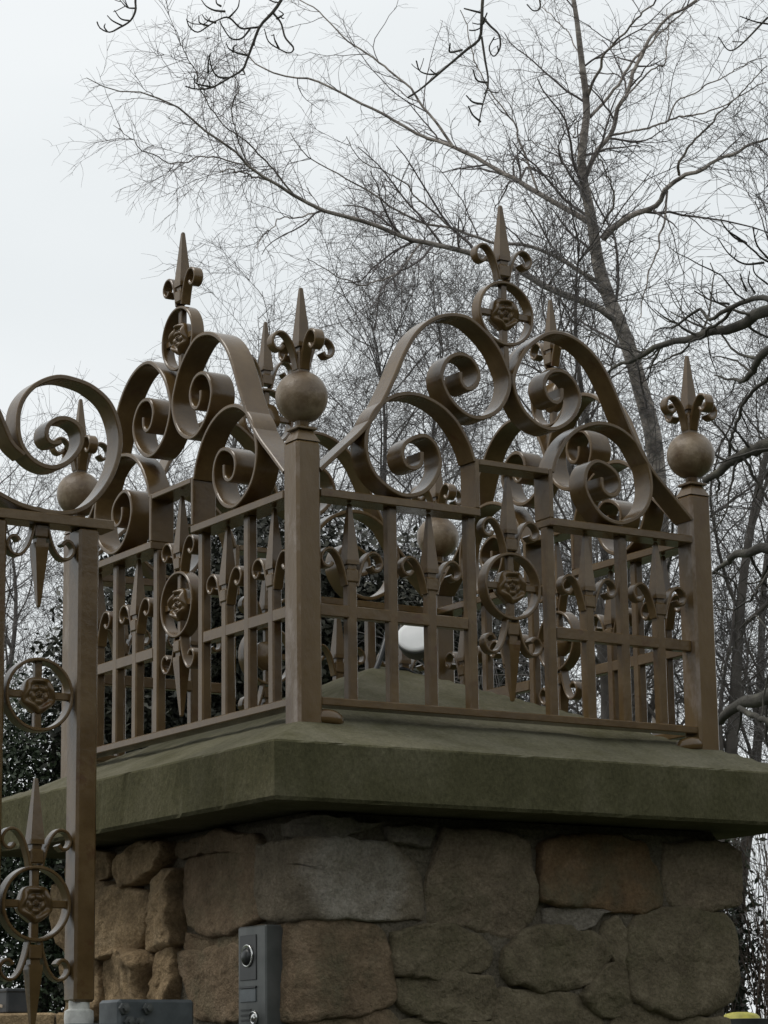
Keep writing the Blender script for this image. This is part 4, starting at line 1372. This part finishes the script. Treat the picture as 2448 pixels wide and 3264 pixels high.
def build_shade_belt():
    """Unseen dark conifers behind the camera, added to shade the ironwork and darken its reflections; one mass."""
    rng = np.random.default_rng(81)
    n = 36000
    a = np.radians(rng.uniform(75, 255, n))                      # clockwise from +Y
    r = 17 + rng.random(n) ** .5 * 3 + 1.2 * np.sin(a * 9)
    top = 6.5 + 1.3 * np.sin(a * 13) + 1.0 * np.sin(a * 29 + 1)
    z = rng.random(n) ** .9 * top
    p = np.stack([-3 + r * np.sin(a), -4 + r * np.cos(a), z], 1)
    nd = rng.normal(size=(n, 3)) + [0, 0, .4]
    nd /= np.linalg.norm(nd, axis=1, keepdims=True)
    t = np.cross(nd, rng.normal(size=(n, 3)))
    t /= np.linalg.norm(t, axis=1, keepdims=True)
    b = np.cross(nd, t)
    s = rng.uniform(.22, .48, n)[:, None]
    V = np.stack([p - t * s, p + b * s * .5, p + t * s, p - b * s * .5], 1).reshape(-1, 3)
    o = link_mesh("shade_belt", V, np.arange(n * 4).reshape(n, 4), "evergreen_leaf")  # added out of view to block low sky light from the iron
    o["kind"] = "stuff"
    o["label"] = "unseen dark conifer belt added behind the camera to shade the ironwork"
    o["category"] = "shade_belt"


build_shade_belt()

# ------------------------------------------------------------------ things past the gate and beside the pillar
def build_wing_wall():
    o = thing("wing_wall", "low pale sandstone wall past the gate", "wall", (2.2, 8.6, 0))
    rng = np.random.default_rng(71)
    c, s = math.cos(-.574), math.sin(-.574)
    m = MB()
    m.box(-1.6, 1.2, -.14, .14, 0, 2.03, .01)
    m.v = [(x * c - y * s, x * s + y * c, z) for x, y, z in m.v]
    m.build("core", "mortar", o)
    z = 2.045
    while z > .2:
        h = rng.uniform(.16, .24)
        x = -1.6
        while x < 1.2:
            w = min(rng.uniform(.25, .5), 1.22 - x)
            if w > .06:
                b = MB()
                e = rng.uniform(.0, .02)
                b.box(x + .006, x + w - .006, -.165 - e, .165 + e, z - h + .006, z, .014)
                b.v = [(a * c - q * s, a * s + q * c, k) for a, q, k in b.v]
                b.build("stone", "stone_sand", o)
            x += w
        z -= h


build_wing_wall()


def build_low_things():
    # dark crate with pale battens lying on the wing wall
    o = thing("crate", "dark crate lying on the pale sandstone wall past the gate", "crate", (2.62, 8.32, 2.045))
    m = MB()
    m.box(-.10, .10, -.09, .09, 0, .15, .01)
    b = m.build("box", "bin_dark", o)
    m = MB()
    m.box(-.108, .108, -.098, .098, .130, .152, .006)
    m.build("rim", "bin_dark", b)
    for i, (x, z) in enumerate(((2.44, 2.052), (2.47, 2.105))):
        p = thing("plank", ("lower" if i == 0 else "upper") + " pale wooden batten leaning on the dark crate", "plank", (x, 8.36 - i * .01, z))
        m = MB()
        m.box(-.13, .10, -.02, .02, -.009, .009, .002)
        q = m.build("batten", "pale_plank", p)
        q.rotation_euler = (0, .22, -.55)
        m = MB()
        m.box(.1, .104, -.0195, .0195, -.0085, .0085, .001)
        m.build("end_grain", "pale_plank", q)
    # dark bin with a yellow lid in front of the thicket
    o = thing("litter_bin", "dark bin with a domed yellow lid in front of the thicket", "bin", (6.37, 5.82, .645))
    m = MB()
    m.lathe([(.16, 0), (.19, .1), (.21, 1.28), (.215, 1.30), (.20, 1.302)], 32)
    b = m.build("body", "bin_dark", o, smooth=False)
    m = MB()
    m.lathe([(.19, 1.303), (.118, 1.306), (.116, 1.318), (.095, 1.335), (.05, 1.345), (.002, 1.347)], 32)
    m.build("lid", "lid_yellow", o, smooth=True)


build_low_things()
